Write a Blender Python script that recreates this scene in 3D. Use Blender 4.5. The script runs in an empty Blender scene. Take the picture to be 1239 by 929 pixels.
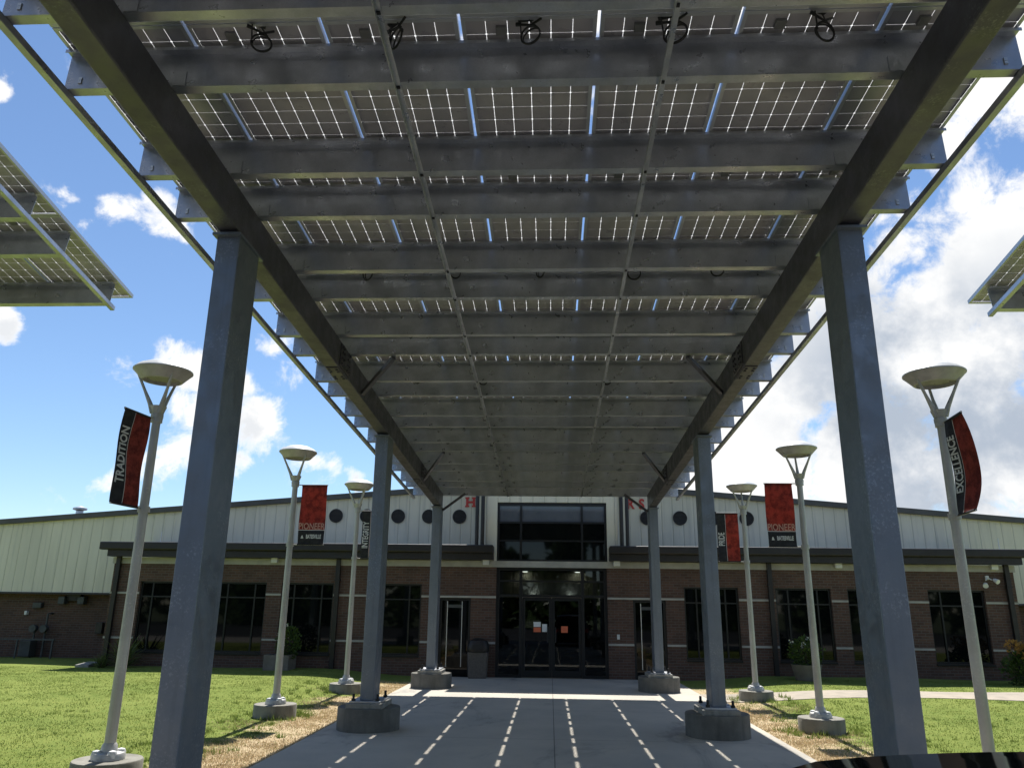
import bpy, bmesh, math, random
import numpy as np
from mathutils import Vector, Matrix, Euler

random.seed(7)
rng = np.random.default_rng(7)
scene = bpy.context.scene
COL = scene.collection
R = math.radians

# ---------------------------------------------------------------- camera
cam_d = bpy.data.cameras.new("camera")
cam = bpy.data.objects.new("camera", cam_d)
COL.objects.link(cam)
Rv = Vector((0.99880306, 0.04736634, 0.01220149))
Uv = Vector((0.00151025, -0.27920033, 0.96023169))
Fv = Vector((-0.04888932, 0.95906392, 0.27893768))
M = Matrix.Identity(4)
for i in range(3):
    M[i][0], M[i][1], M[i][2] = Rv[i], Uv[i], -Fv[i]
M[0][3], M[1][3], M[2][3] = 0, 0, 1.65
cam.matrix_world = M
cam_d.sensor_width = 36.0
cam_d.lens = 935.6 / 1239 * 36.0
cam_d.clip_start = 0.05
cam_d.clip_end = 6000
scene.camera = cam

# ---------------------------------------------------------------- light
SUN_EL, SUN_AZ = 61.2, 0.3
sun_d = bpy.data.lights.new("sun", 'SUN')
sun_d.energy = 4.6
sun_d.angle = R(0.5)
sun_d.color = (1.0, 0.965, 0.91)
sun = bpy.data.objects.new("sun", sun_d)
COL.objects.link(sun)
sun.rotation_euler = (R(-(90 - SUN_EL)), 0, R(-SUN_AZ))
sun.location = (0, 0, 60)

scene.view_settings.view_transform = 'Standard'
scene.view_settings.look = 'None'
scene.view_settings.gamma = 1
scene.view_settings.use_curve_mapping = False
scene.view_settings.exposure = 0.75
scene.cycles.use_denoising = True
scene.cycles.max_bounces = 8
scene.cycles.diffuse_bounces = 5
scene.cycles.glossy_bounces = 4
scene.cycles.transmission_bounces = 6
scene.cycles.transparent_max_bounces = 8
scene.cycles.sample_clamp_indirect = 8


class NT:
    """small node helper"""
    def __init__(self, tree):
        self.t = tree

    def n(self, kind, **kw):
        nd = self.t.nodes.new(kind)
        for k, v in kw.items():
            setattr(nd, k, v)
        return nd

    def l(self, a, b):
        self.t.links.new(a, b)

    def val(self, x, sock):
        if isinstance(x, (int, float)):
            sock.default_value = x
        elif isinstance(x, tuple):
            sock.default_value = x
        else:
            self.l(x, sock)

    def math(self, op, a, b=0.0, c=None, clamp=False):
        nd = self.n('ShaderNodeMath', operation=op, use_clamp=clamp)
        self.val(a, nd.inputs[0]); self.val(b, nd.inputs[1])
        if c is not None:
            self.val(c, nd.inputs[2])
        return nd.outputs[0]

    def mapr(self, x, a, b, c, d, smooth=True):
        nd = self.n('ShaderNodeMapRange')
        nd.interpolation_type = 'SMOOTHSTEP' if smooth else 'LINEAR'
        self.val(x, nd.inputs[0])
        for i, v in enumerate((a, b, c, d)):
            nd.inputs[1 + i].default_value = v
        return nd.outputs[0]

    def mix(self, f, a, b, mode='MIX'):
        nd = self.n('ShaderNodeMix', data_type='RGBA', blend_type=mode)
        self.val(f, nd.inputs[0])
        self.val(a if not (isinstance(a, tuple) and len(a) == 3) else a + (1,), nd.inputs[6])
        self.val(b if not (isinstance(b, tuple) and len(b) == 3) else b + (1,), nd.inputs[7])
        return nd.outputs[2]

    def noise(self, vec, scale, detail=4, rough=0.55, dist=0.0):
        nd = self.n('ShaderNodeTexNoise')
        nd.inputs['Scale'].default_value = scale
        nd.inputs['Detail'].default_value = detail
        nd.inputs['Roughness'].default_value = rough
        nd.inputs['Distortion'].default_value = dist
        if vec is not None:
            self.l(vec, nd.inputs['Vector'])
        return nd.outputs[0]

    def scale(self, vec, s):
        nd = self.n('ShaderNodeMapping')
        nd.inputs['Scale'].default_value = s
        self.l(vec, nd.inputs['Vector'])
        return nd.outputs[0]


# ---------------------------------------------------------------- sky with cumulus clouds
CLOUDS = [(-0.566, 0.658, 0.498, 0.026, 1.0),(-0.501, 0.761, 0.412, 0.035, 0.9),(-0.465, 0.784, 0.411, 0.04, 1.0),(-0.455, 0.795, 0.401, 0.024, 0.8),
(-0.36, 0.903, 0.236, 0.056, 1.0),(-0.369, 0.885, 0.284, 0.04, 0.9),(-0.412, 0.868, 0.278, 0.05, 1.0),(-0.421, 0.88, 0.22, 0.059, 1.0),
(-0.439, 0.884, 0.161, 0.059, 1.0),(-0.394, 0.904, 0.164, 0.06, 1.0),(-0.367, 0.916, 0.162, 0.03, 0.8),(-0.488, 0.863, 0.128, 0.033, 0.9),
(-0.424, 0.853, 0.305, 0.025, 0.7),(-0.289, 0.945, 0.157, 0.043, 1.0),(-0.264, 0.953, 0.148, 0.031, 0.9),(-0.585, 0.757, 0.292, 0.029, 1.0),
(-0.591, 0.758, 0.276, 0.027, 0.9),(-0.579, 0.789, 0.206, 0.014, 0.7),(-0.537, 0.733, 0.418, 0.014, 0.6),(-0.496, 0.737, 0.459, 0.013, 0.5),
(-0.309, 0.906, 0.29, 0.027, 0.7),(-0.327, 0.887, 0.327, 0.026, 0.6),(0.458, 0.701, 0.546, 0.096, 1.17),(0.434, 0.749, 0.501, 0.04, 1.17),
(0.428, 0.856, 0.292, 0.127, 1.32),(0.331, 0.902, 0.277, 0.122, 1.32),(0.239, 0.951, 0.196, 0.125, 1.32),(0.495, 0.793, 0.355, 0.13, 1.32),
(0.379, 0.91, 0.168, 0.13, 1.32),(0.483, 0.861, 0.16, 0.122, 1.32),(0.423, 0.815, 0.396, 0.063, 1.17),(0.482, 0.764, 0.429, 0.059, 1.17),
(0.329, 0.873, 0.36, 0.066, 1.17),(0.19, 0.969, 0.158, 0.069, 1.17),(0.4, 0.8, 0.45, 0.05, 1.0),(0.52, 0.68, 0.52, 0.1, 1.2),
(0.3, 0.9, 0.31, 0.09, 1.2),(0.0, 0.52, 0.85, 0.34, 0.9),(-0.05, 0.68, 0.73, 0.22, 0.85),(0.12, 0.7, 0.7, 0.2, 0.85)]  # broad overhead blobs at the end are added to whiten the panel gaps
world = bpy.data.worlds.new("World")
scene.world = world
world.use_nodes = True
world.node_tree.nodes.clear()
w = NT(world.node_tree)
sky = w.n('ShaderNodeTexSky', sky_type='NISHITA')
sky.sun_disc = False
sky.sun_elevation = R(SUN_EL)
sky.sun_rotation = R(SUN_AZ)
sky.altitude = 100
sky.air_density = 1.0
sky.dust_density = 0.05
sky.ozone_density = 3.0
tc = w.n('ShaderNodeTexCoord')
dirv = tc.outputs['Generated']
warp = w.n('ShaderNodeTexNoise')
warp.inputs['Scale'].default_value = 8
warp.inputs['Detail'].default_value = 9
w.l(dirv, warp.inputs['Vector'])
wsub = w.n('ShaderNodeVectorMath', operation='SUBTRACT'); w.l(warp.outputs['Color'], wsub.inputs[0]); wsub.inputs[1].default_value = (.5, .5, .5)
wscl = w.n('ShaderNodeVectorMath', operation='SCALE'); w.l(wsub.outputs[0], wscl.inputs[0]); wscl.inputs['Scale'].default_value = 0.13
wadd = w.n('ShaderNodeVectorMath', operation='ADD'); w.l(dirv, wadd.inputs[0]); w.l(wscl.outputs[0], wadd.inputs[1])
wd = wadd.outputs[0]
acc = None
for (x, y, z, r, wt) in CLOUDS:
    dn = w.n('ShaderNodeVectorMath', operation='DISTANCE')
    w.l(wd, dn.inputs[0]); dn.inputs[1].default_value = (x, y, z)
    b = w.mapr(dn.outputs['Value'], 0.0, r * 1.35, wt, 0.0)
    acc = b if acc is None else w.math('MAXIMUM', acc, b)
fbm = w.noise(dirv, 17, 12, 0.66, 0.3)
# the half of the sky behind the viewer: scattered clouds of its own
sep = w.n('ShaderNodeSeparateXYZ'); w.l(dirv, sep.inputs[0])
behind = w.mapr(sep.outputs['Y'], 0.5, 0.2, 0.0, 1.0)
rest = w.mapr(w.noise(dirv, 2.6, 5, 0.55), 0.50, 0.72, 0.0, 0.95)
acc = w.math('MAXIMUM', acc, w.math('MULTIPLY', behind, rest))
dens = w.math('ADD', acc, w.math('MULTIPLY_ADD', fbm, 2.6, -1.32))
cover = w.mapr(dens, 0.26, 0.86, 0.0, 1.0)
# grey bellies of the big cloud on the right
gd = w.n('ShaderNodeVectorMath', operation='DISTANCE'); w.l(wd, gd.inputs[0]); gd.inputs[1].default_value = (0.45, 0.866, 0.225)
grey = w.math('MULTIPLY', w.mapr(gd.outputs['Value'], 0.08, 0.27, 1.0, 0.0), w.mapr(w.noise(dirv, 6, 9, 0.6), 0.30, 0.56, 0.0, 1.0))
grey2 = w.math('MULTIPLY', w.mapr(w.noise(dirv, 14, 6, 0.6), 0.47, 0.68, 0.0, 0.45), w.mapr(dens, 0.5, 0.9, 0, 1))
gall = w.math('MAXIMUM', grey, grey2)
ccol = w.mix(gall, (1.0, 0.99, 0.97), (0.42, 0.48, 0.57))
bg1 = w.n('ShaderNodeBackground'); bg1.inputs['Strength'].default_value = 0.086
skyc = w.mix(1.0, sky.outputs[0], (0.92, 0.97, 1.02), 'MULTIPLY')
w.l(skyc, bg1.inputs['Color'])
bg2 = w.n('ShaderNodeBackground'); bg2.inputs['Strength'].default_value = 0.68
w.l(ccol, bg2.inputs['Color'])
mx = w.n('ShaderNodeMixShader'); w.l(cover, mx.inputs[0]); w.l(bg1.outputs[0], mx.inputs[1]); w.l(bg2.outputs[0], mx.inputs[2])
wo = w.n('ShaderNodeOutputWorld'); w.l(mx.outputs[0], wo.inputs['Surface'])


# ---------------------------------------------------------------- materials
def mat(name, base, rough=0.6, metal=0.0, var=0.0, vscale=6.0, col2=None, bump=0.0, bscale=60.0, spec=0.5, stretch=(1, 1, 1), fine=0.0):
    m = bpy.data.materials.new(name); m.use_nodes = True
    t = NT(m.node_tree); bs = m.node_tree.nodes['Principled BSDF']
    bs.inputs['Roughness'].default_value = rough
    bs.inputs['Metallic'].default_value = metal
    bs.inputs['Specular IOR Level'].default_value = spec
    c = t.n('ShaderNodeTexCoord').outputs['Object']
    if var > 0 or col2:
        f = t.noise(t.scale(c, stretch), vscale, 6, 0.6)
        f = t.mapr(f, 0.32, 0.68, 0, 1)
        c2 = col2 or tuple(x * (1 - var) for x in base)
        out = t.mix(f, base, c2)
        if fine > 0:
            g = t.noise(c, vscale * 25, 3, 0.7)
            out = t.mix(t.mapr(g, .35, .65, 0, fine), out, tuple(x * .55 for x in base))
        t.l(out, bs.inputs['Base Color'])
        rr = t.mapr(t.noise(c, vscale * 2.3, 4), 0.3, 0.7, max(rough - .1, .02), min(rough + .12, 1))
        if rough > 0.15:
            t.l(rr, bs.inputs['Roughness'])
    else:
        bs.inputs['Base Color'].default_value = base + (1,)
    if bump > 0:
        b = t.n('ShaderNodeBump'); b.inputs['Strength'].default_value = bump; b.inputs['Distance'].default_value = 0.02
        t.l(t.noise(c, bscale, 5, 0.6), b.inputs['Height']); t.l(b.outputs[0], bs.inputs['Normal'])
    m['bs'] = 1
    return m


def leafmat(name, c1, c2, transl=.3, rough=.5, vs=3.0):
    m = bpy.data.materials.new(name); m.use_nodes = True
    nt = m.node_tree; t = NT(nt); bs = nt.nodes['Principled BSDF']; bs.inputs['Roughness'].default_value = rough
    bs.inputs['Specular IOR Level'].default_value = .25
    c = t.n('ShaderNodeTexCoord').outputs['Object']
    f = t.mapr(t.noise(c, vs, 6, .65), .32, .68, 0, 1)
    f2 = t.mapr(t.noise(c, vs * 17, 2, .6), .35, .65, -.35, .35)
    o = t.mix(t.math('ADD', f, f2, clamp=True), c1, c2)
    t.l(o, bs.inputs['Base Color'])
    tr = t.n('ShaderNodeBsdfTranslucent'); t.l(o, tr.inputs[0])
    mxs = t.n('ShaderNodeMixShader'); mxs.inputs[0].default_value = transl
    t.l(bs.outputs[0], mxs.inputs[1]); t.l(tr.outputs[0], mxs.inputs[2])
    out = nt.nodes['Material Output']; t.l(mxs.outputs[0], out.inputs[0])
    return m

M_galv = mat("galvanised_steel", (0.56, 0.58, 0.62), 0.36, 0.70, 0.32, 3.0, bump=0.05, bscale=40, fine=.25)
def weathered(name, c1, c2, speck, rough, metal):
    m = bpy.data.materials.new(name); m.use_nodes = True
    t = NT(m.node_tree); bs = m.node_tree.nodes['Principled BSDF']
    bs.inputs['Metallic'].default_value = metal
    c = t.n('ShaderNodeTexCoord').outputs['Object']
    a = t.mapr(t.noise(c, 1.3, 6, .6), .3, .7, 0, 1)
    o = t.mix(a, c1, c2)
    drip = t.mapr(t.noise(t.scale(c, (9, 9, .4)), 1.3, 4, .55), .52, .78, 0, .38)
    o = t.mix(drip, o, tuple(x * .55 for x in c2))
    sp = t.math('MULTIPLY', t.mapr(t.noise(c, 55, 3, .7), .52, .66, 0, 1), t.mapr(t.noise(c, 2.1, 4, .6), .45, .62, 0, .8))
    o = t.mix(sp, o, speck)
    sc_ = t.mapr(t.noise(t.scale(c, (3, 3, 9)), 5, 4, .75), .72, .76, 0, .45)
    o = t.mix(sc_, o, tuple(x * .4 for x in c1))
    t.l(o, bs.inputs['Base Color'])
    r_ = t.mapr(t.noise(c, 6, 6, .65), .3, .7, rough - .1, rough + .16)
    t.l(r_, bs.inputs['Roughness'])
    b = t.n('ShaderNodeBump'); b.inputs['Strength'].default_value = .12; b.inputs['Distance'].default_value = .01
    t.l(t.noise(c, 30, 6, .65), b.inputs['Height']); t.l(b.outputs[0], bs.inputs['Normal'])
    return m
M_post = weathered("post_paint", (0.22, 0.245, 0.285), (0.185, 0.21, 0.245), (0.34, 0.37, 0.41), .42, .6)
M_beam = weathered("beam_paint", (0.140, 0.134, 0.158), (0.108, 0.104, 0.122), (0.22, 0.22, 0.23), .42, .65)
M_frame = mat("panel_frame", (0.50, 0.51, 0.52), 0.4, 0.5)
M_cell = mat("solar_cell_back", (0.385, 0.365, 0.385), 0.35, 0.0, 0.2, 2.5, spec=.6)
M_black = mat("black_plastic", (0.012, 0.012, 0.013), 0.5)
M_grey_label = mat("grey_label", (0.16, 0.16, 0.155), 0.5)
M_bolt = mat("dark_bolt", (0.03, 0.03, 0.032), 0.5, 0.5)
M_lamp = weathered("lamp_paint", (0.50, 0.495, 0.475), (0.37, 0.365, 0.345), (0.62, 0.61, 0.58), .5, .25)
M_shade = mat("lamp_shade_grey", (0.46, 0.44, 0.47), 0.5, 0.2, .2, 8)
M_winframe = mat("black_window_frame", (0.010, 0.010, 0.010), .45, .2)
M_lamp_top = mat("lamp_dome_white", (0.62, 0.63, 0.62), 0.45, 0.0, 0.12, 6)
M_lens = mat("lamp_lens", (0.30, 0.28, 0.27), 0.35, 0.0, .2, 9)
M_darkmetal = mat("dark_bronze_metal", (0.03, 0.026, 0.024), 0.45, 0.3, .2, 3)
M_cream = None
M_stone = mat("cast_stone", (0.44, 0.42, 0.37), 0.8, 0, .22, 3, bump=.08, fine=.15)
M_glass = mat("dark_glass", (0.003, 0.004, 0.004), 0.03, 0, spec=0.26)
M_alu = mat("bright_aluminium", (0.6, 0.6, 0.58), 0.35, 0.6)
M_white = mat("white_paint", (0.72, 0.72, 0.70), 0.5, 0, .1, 5)
M_red = mat("red_letter_paint", (0.55, 0.04, 0.03), 0.5)
M_roof = mat("roof_metal", (0.09, 0.085, 0.08), 0.5, 0.2, .2, 1)
M_orange = mat("orange_paper", (0.70, 0.16, 0.07), 0.7)
M_paper = mat("white_paper", (0.75, 0.75, 0.73), 0.7)
M_ink = mat("printed_ink", (0.12, 0.11, 0.11), 0.7)
M_bin = mat("bin_aggregate", (0.13, 0.115, 0.10), 0.85, 0, .3, 30, bump=.2, bscale=160)
M_banner_red = leafmat("banner_red_fabric", (0.43, 0.095, 0.070), (0.17, 0.036, 0.032), .48, .8, 9)
M_banner_black = mat("banner_black_fabric", (0.016, 0.016, 0.02), 0.75, 0, .2, 7)
M_banner_white = mat("banner_white_ink", (0.62, 0.62, 0.60), 0.75)
M_banner_tan = mat("banner_tan_ink", (0.60, 0.36, 0.28), 0.75)
M_carpaint = mat("black_car_paint", (0.012, 0.013, 0.015), 0.06, 0.0, spec=.9)
M_carglass = mat("car_glass", (0.006, 0.007, 0.008), 0.02)
M_tyre = mat("tyre_rubber", (0.02, 0.02, 0.02), 0.85)
M_soil = mat("soil", (0.06, 0.045, 0.03), 0.95, 0, .3, 20)
M_planter = mat("planter_concrete", (0.19, 0.17, 0.145), 0.85, 0, .25, 6, bump=.15)
M_bark = mat("bark", (0.07, 0.05, 0.035), 0.95, 0, .3, 10)
M_utility = mat("utility_grey", (0.075, 0.08, 0.078), 0.6, .2, .2, 6)

# concrete of the piers
def concrete(name, c1, c2, scale=3.0, rough=.88, bump=.15):
    m = bpy.data.materials.new(name); m.use_nodes = True
    t = NT(m.node_tree); bs = m.node_tree.nodes['Principled BSDF']; bs.inputs['Roughness'].default_value = rough
    bs.inputs['Specular IOR Level'].default_value = .3
    c = t.n('ShaderNodeTexCoord').outputs['Object']
    a = t.mapr(t.noise(c, scale, 7, .65), .3, .7, 0, 1)
    s = t.mapr(t.noise(t.scale(c, (1, 1, .15)), scale * 3, 4), .45, .75, 0, .5)
    o = t.mix(a, c1, c2); o = t.mix(s, o, tuple(x * .6 for x in c2))
    sp = t.mapr(t.noise(c, 120, 2), .62, .7, 0, .6); o = t.mix(sp, o, tuple(x * .5 for x in c2))
    t.l(o, bs.inputs['Base Color'])
    b = t.n('ShaderNodeBump'); b.inputs['Strength'].default_value = bump; b.inputs['Distance'].default_value = .01
    t.l(t.noise(c, 90, 5), b.inputs['Height']); t.l(b.outputs[0], bs.inputs['Normal'])
    return m
M_pier = concrete("pier_concrete", (0.29, 0.28, 0.24), (0.20, 0.19, 0.16))
M_pier_shaded = concrete("shaded_pier_concrete", (0.185, 0.178, 0.155), (0.125, 0.12, 0.105))  # pier concrete darkened, the shade under the canopy put into its colour
M_grout = concrete("grout_pad", (0.34, 0.33, 0.30), (0.24, 0.235, 0.21), 6)

# walkway: smooth grey concrete with saw-cut joints and stains
def walkway_mat():
    m = bpy.data.materials.new("walkway_concrete"); m.use_nodes = True
    t = NT(m.node_tree); bs = m.node_tree.nodes['Principled BSDF']; bs.inputs['Roughness'].default_value = .75
    bs.inputs['Specular IOR Level'].default_value = .35
    c = t.n('ShaderNodeTexCoord').outputs['Object']
    a = t.mapr(t.noise(c, .9, 8, .62), .3, .7, 0, 1)
    o = t.mix(a, (0.49, 0.445, 0.365), (0.40, 0.368, 0.308))
    st = t.mapr(t.noise(t.scale(c, (1, .45, 1)), .85, 6, .7, .6), .55, .72, 0, .72)
    o = t.mix(st, o, (0.19, 0.18, 0.165))
    sp = t.mapr(t.noise(c, 46, 3, .7), .55, .75, 0, .22); o = t.mix(sp, o, (.25, .25, .24))
    s = t.n('ShaderNodeSeparateXYZ'); t.l(c, s.inputs[0])
    jx = t.math('LESS_THAN', t.math('ABSOLUTE', t.math('SUBTRACT', s.outputs[0], 0.10)), .006)
    py = t.math('ABSOLUTE', t.math('SUBTRACT', t.math('PINGPONG', t.math('ADD', s.outputs[1], 100.35), 1.55), 0.0))
    jy = t.math('LESS_THAN', py, .005)
    o = t.mix(t.math('MULTIPLY', t.math('MAXIMUM', jx, jy), .75), o, (.06, .06, .055))
    t.l(o, bs.inputs['Base Color'])
    b = t.n('ShaderNodeBump'); b.inputs['Strength'].default_value = .12; b.inputs['Distance'].default_value = .006
    t.l(t.noise(c, 140, 4), b.inputs['Height']); t.l(b.outputs[0], bs.inputs['Normal'])
    return m
M_walk = walkway_mat()
M_path = concrete("footpath_concrete", (0.42, 0.36, 0.28), (0.34, 0.30, 0.24), 1.5)
M_bounce_drive = concrete("bounce_drive_concrete", (0.40, 0.37, 0.32), (0.30, 0.28, 0.25), .6)  # unseen drive, made pale to bounce light up under the canopy
M_ground = mat("earth", (0.10, 0.12, 0.05), .95, 0, .3, .05)

def cream_mat():
    m = bpy.data.materials.new("cream_ribbed_siding"); m.use_nodes = True
    t = NT(m.node_tree); bs = m.node_tree.nodes['Principled BSDF']; bs.inputs['Roughness'].default_value = .5
    c = t.n('ShaderNodeTexCoord').outputs['Object']
    a = t.mapr(t.noise(t.scale(c, (1, 1, .12)), 1.6, 6, .6), .3, .7, 0, 1)
    o = t.mix(a, (0.76, 0.70, 0.555), (0.65, 0.60, 0.475))
    stk = t.mapr(t.noise(t.scale(c, (2.2, 1, .10)), 3.0, 6, .65), .52, .75, 0, .5)
    o = t.mix(stk, o, (.36, .345, .29))
    s = t.n('ShaderNodeSeparateXYZ'); t.l(c, s.inputs[0])
    pp = t.math('PINGPONG', t.math('ADD', s.outputs[0], 100.0), .155)
    ln = t.math('LESS_THAN', pp, .008)
    o = t.mix(t.math('MULTIPLY', ln, .42), o, (.25, .23, .18))
    t.l(o, bs.inputs['Base Color'])
    b = t.n('ShaderNodeBump'); b.inputs['Strength'].default_value = .6; b.inputs['Distance'].default_value = .02
    t.l(t.mapr(pp, 0, .03, 0, 1), b.inputs['Height']); t.l(b.outputs[0], bs.inputs['Normal'])
    return m
M_cream = cream_mat()

def brick_mat():
    m = bpy.data.materials.new("brown_brick"); m.use_nodes = True
    t = NT(m.node_tree); bs = m.node_tree.nodes['Principled BSDF']; bs.inputs['Roughness'].default_value = .85
    bs.inputs['Specular IOR Level'].default_value = .25
    c = t.n('ShaderNodeTexCoord').outputs['Object']
    s = t.n('ShaderNodeSeparateXYZ'); t.l(c, s.inputs[0])
    cb = t.n('ShaderNodeCombineXYZ'); t.l(t.math('ADD', s.outputs[0], s.outputs[1]), cb.inputs[0]); t.l(s.outputs[2], cb.inputs[1])
    b = t.n('ShaderNodeTexBrick')
    b.inputs['Scale'].default_value = 1.0; b.inputs['Brick Width'].default_value = .19; b.inputs['Row Height'].default_value = .066
    b.inputs['Mortar Size'].default_value = .0075; b.inputs['Mortar Smooth'].default_value = .2; b.inputs['Bias'].default_value = -.1
    b.inputs['Color1'].default_value = (0.130, 0.072, 0.052, 1); b.inputs['Color2'].default_value = (0.078, 0.046, 0.036, 1)
    b.inputs['Mortar'].default_value = (0.13, 0.112, 0.095, 1)
    t.l(cb.outputs[0], b.inputs['Vector'])
    f = t.mapr(t.noise(c, 1.4, 5), .35, .7, 0, .45)
    o = t.mix(f, b.outputs['Color'], (.07, .046, .036))
    t.l(o, bs.inputs['Base Color'])
    bp = t.n('ShaderNodeBump'); bp.inputs['Strength'].default_value = .5; bp.inputs['Distance'].default_value = .01; bp.invert = True
    t.l(b.outputs['Fac'], bp.inputs['Height']); t.l(bp.outputs[0], bs.inputs['Normal'])
    return m
M_brick = brick_mat()

def sheet_mat():
    m = bpy.data.materials.new("panel_backsheet_glass"); m.use_nodes = True
    nt = m.node_tree; t = NT(nt); nt.nodes.clear()
    tr = t.n('ShaderNodeBsdfTranslucent'); tr.inputs[0].default_value = (.60, .60, .57, 1)
    df = t.n('ShaderNodeBsdfDiffuse'); df.inputs[0].default_value = (.6, .6, .58, 1)
    mxs = t.n('ShaderNodeMixShader'); mxs.inputs[0].default_value = .25
    t.l(tr.outputs[0], mxs.inputs[1]); t.l(df.outputs[0], mxs.inputs[2])
    o = t.n('ShaderNodeOutputMaterial'); t.l(mxs.outputs[0], o.inputs[0])
    return m
M_sheet = sheet_mat()

def entry_glass_mat():
    m = bpy.data.materials.new("entry_glass"); m.use_nodes = True
    nt = m.node_tree; t = NT(nt); nt.nodes.clear()
    g = t.n('ShaderNodeBsdfGlossy'); g.inputs['Roughness'].default_value = .015; g.inputs[0].default_value = (.9, .95, 1, 1)
    tr = t.n('ShaderNodeBsdfTransparent'); tr.inputs[0].default_value = (.30, .33, .33, 1)
    fr = t.n('ShaderNodeFresnel'); fr.inputs[0].default_value = 1.5
    f = t.math('MULTIPLY_ADD', fr.outputs[0], .8, .0)
    mxs = t.n('ShaderNodeMixShader'); t.l(f, mxs.inputs[0]); t.l(tr.outputs[0], mxs.inputs[1]); t.l(g.outputs[0], mxs.inputs[2])
    o = t.n('ShaderNodeOutputMaterial'); t.l(mxs.outputs[0], o.inputs[0])
    return m
M_eglass = entry_glass_mat()

def emit_mat():
    m = bpy.data.materials.new("downlight_glow"); m.use_nodes = True
    nt = m.node_tree; t = NT(nt); nt.nodes.clear()
    e = t.n('ShaderNodeEmission'); e.inputs[0].default_value = (1, .93, .8, 1); e.inputs[1].default_value = 13.0
    o = t.n('ShaderNodeOutputMaterial'); t.l(e.outputs[0], o.inputs[0])
    return m
M_glow = emit_mat()

M_grassblade = leafmat("grass_blades", (0.222, 0.272, 0.066), (0.138, 0.195, 0.040), .4, .6, .8)
M_straw = leafmat("dry_grass_blades", (0.66, 0.53, 0.33), (0.46, 0.35, 0.19), .25, .7, 1.5)
M_leaf = leafmat("shrub_leaves", (0.09, 0.14, 0.03), (0.035, 0.065, 0.015), .3, .45, 6)
M_leaf_gold = leafmat("golden_leaves", (0.55, 0.30, 0.07), (0.34, 0.19, 0.05), .35, .5, 6)
M_leaf_yucca = leafmat("blade_leaves", (0.20, 0.24, 0.08), (0.07, 0.10, 0.03), .3, .45, 6)
M_flower = mat("white_petals", (0.5, 0.5, 0.45), .6)
M_woods = leafmat("woodland_leaves", (0.06, 0.10, 0.025), (0.02, 0.04, 0.01), .2, .6, .4)

def lawn_mat():
    m = bpy.data.materials.new("lawn_turf"); m.use_nodes = True
    t = NT(m.node_tree); bs = m.node_tree.nodes['Principled BSDF']; bs.inputs['Roughness'].default_value = .95
    bs.inputs['Specular IOR Level'].default_value = .1
    c = t.n('ShaderNodeTexCoord').outputs['Object']
    a = t.mapr(t.noise(c, .55, 7, .65), .3, .7, 0, 1)
    o = t.mix(a, (0.222, 0.272, 0.066), (0.138, 0.195, 0.040))
    g = t.mapr(t.noise(c, 9, 5, .7), .35, .7, 0, .7); o = t.mix(g, o, (.23, .25, .06))
    g2 = t.mapr(t.noise(c, 40, 3, .7), .5, .8, 0, .6); o = t.mix(g2, o, (.08, .115, .02))
    # worn straw-coloured margin beside the walkway
    s = t.n('ShaderNodeSeparateXYZ'); t.l(c, s.inputs[0])
    ax = t.math('ABSOLUTE', t.math('ADD', s.outputs[0], 0.04))
    ed = t.math('ADD', ax, t.math('MULTIPLY_ADD', t.noise(c, 1.1, 6, .7), 2.4, -1.2))
    dry = t.mapr(ed, 3.75, 4.25, 1, 0)
    back = t.mapr(s.outputs[1], 18.0, 19.2, 1, 0)
    dry = t.math('MULTIPLY', dry, back)
    dc = t.mix(t.mapr(t.noise(c, 12, 6, .7), .35, .65, 0, 1), (.58, .46, .29), (.38, .29, .17))
    o = t.mix(dry, o, dc)
    t.l(o, bs.inputs['Base Color'])
    b = t.n('ShaderNodeBump'); b.inputs['Strength'].default_value = .8; b.inputs['Distance'].default_value = .04
    t.l(t.noise(c, 35, 6, .7), b.inputs['Height']); t.l(b.outputs[0], bs.inputs['Normal'])
    return m
M_lawn = lawn_mat()


# ---------------------------------------------------------------- mesh helpers
def wloc(o):
    v = Vector((0, 0, 0))
    while o is not None:
        v += o.location; o = o.parent
    return v


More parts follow.
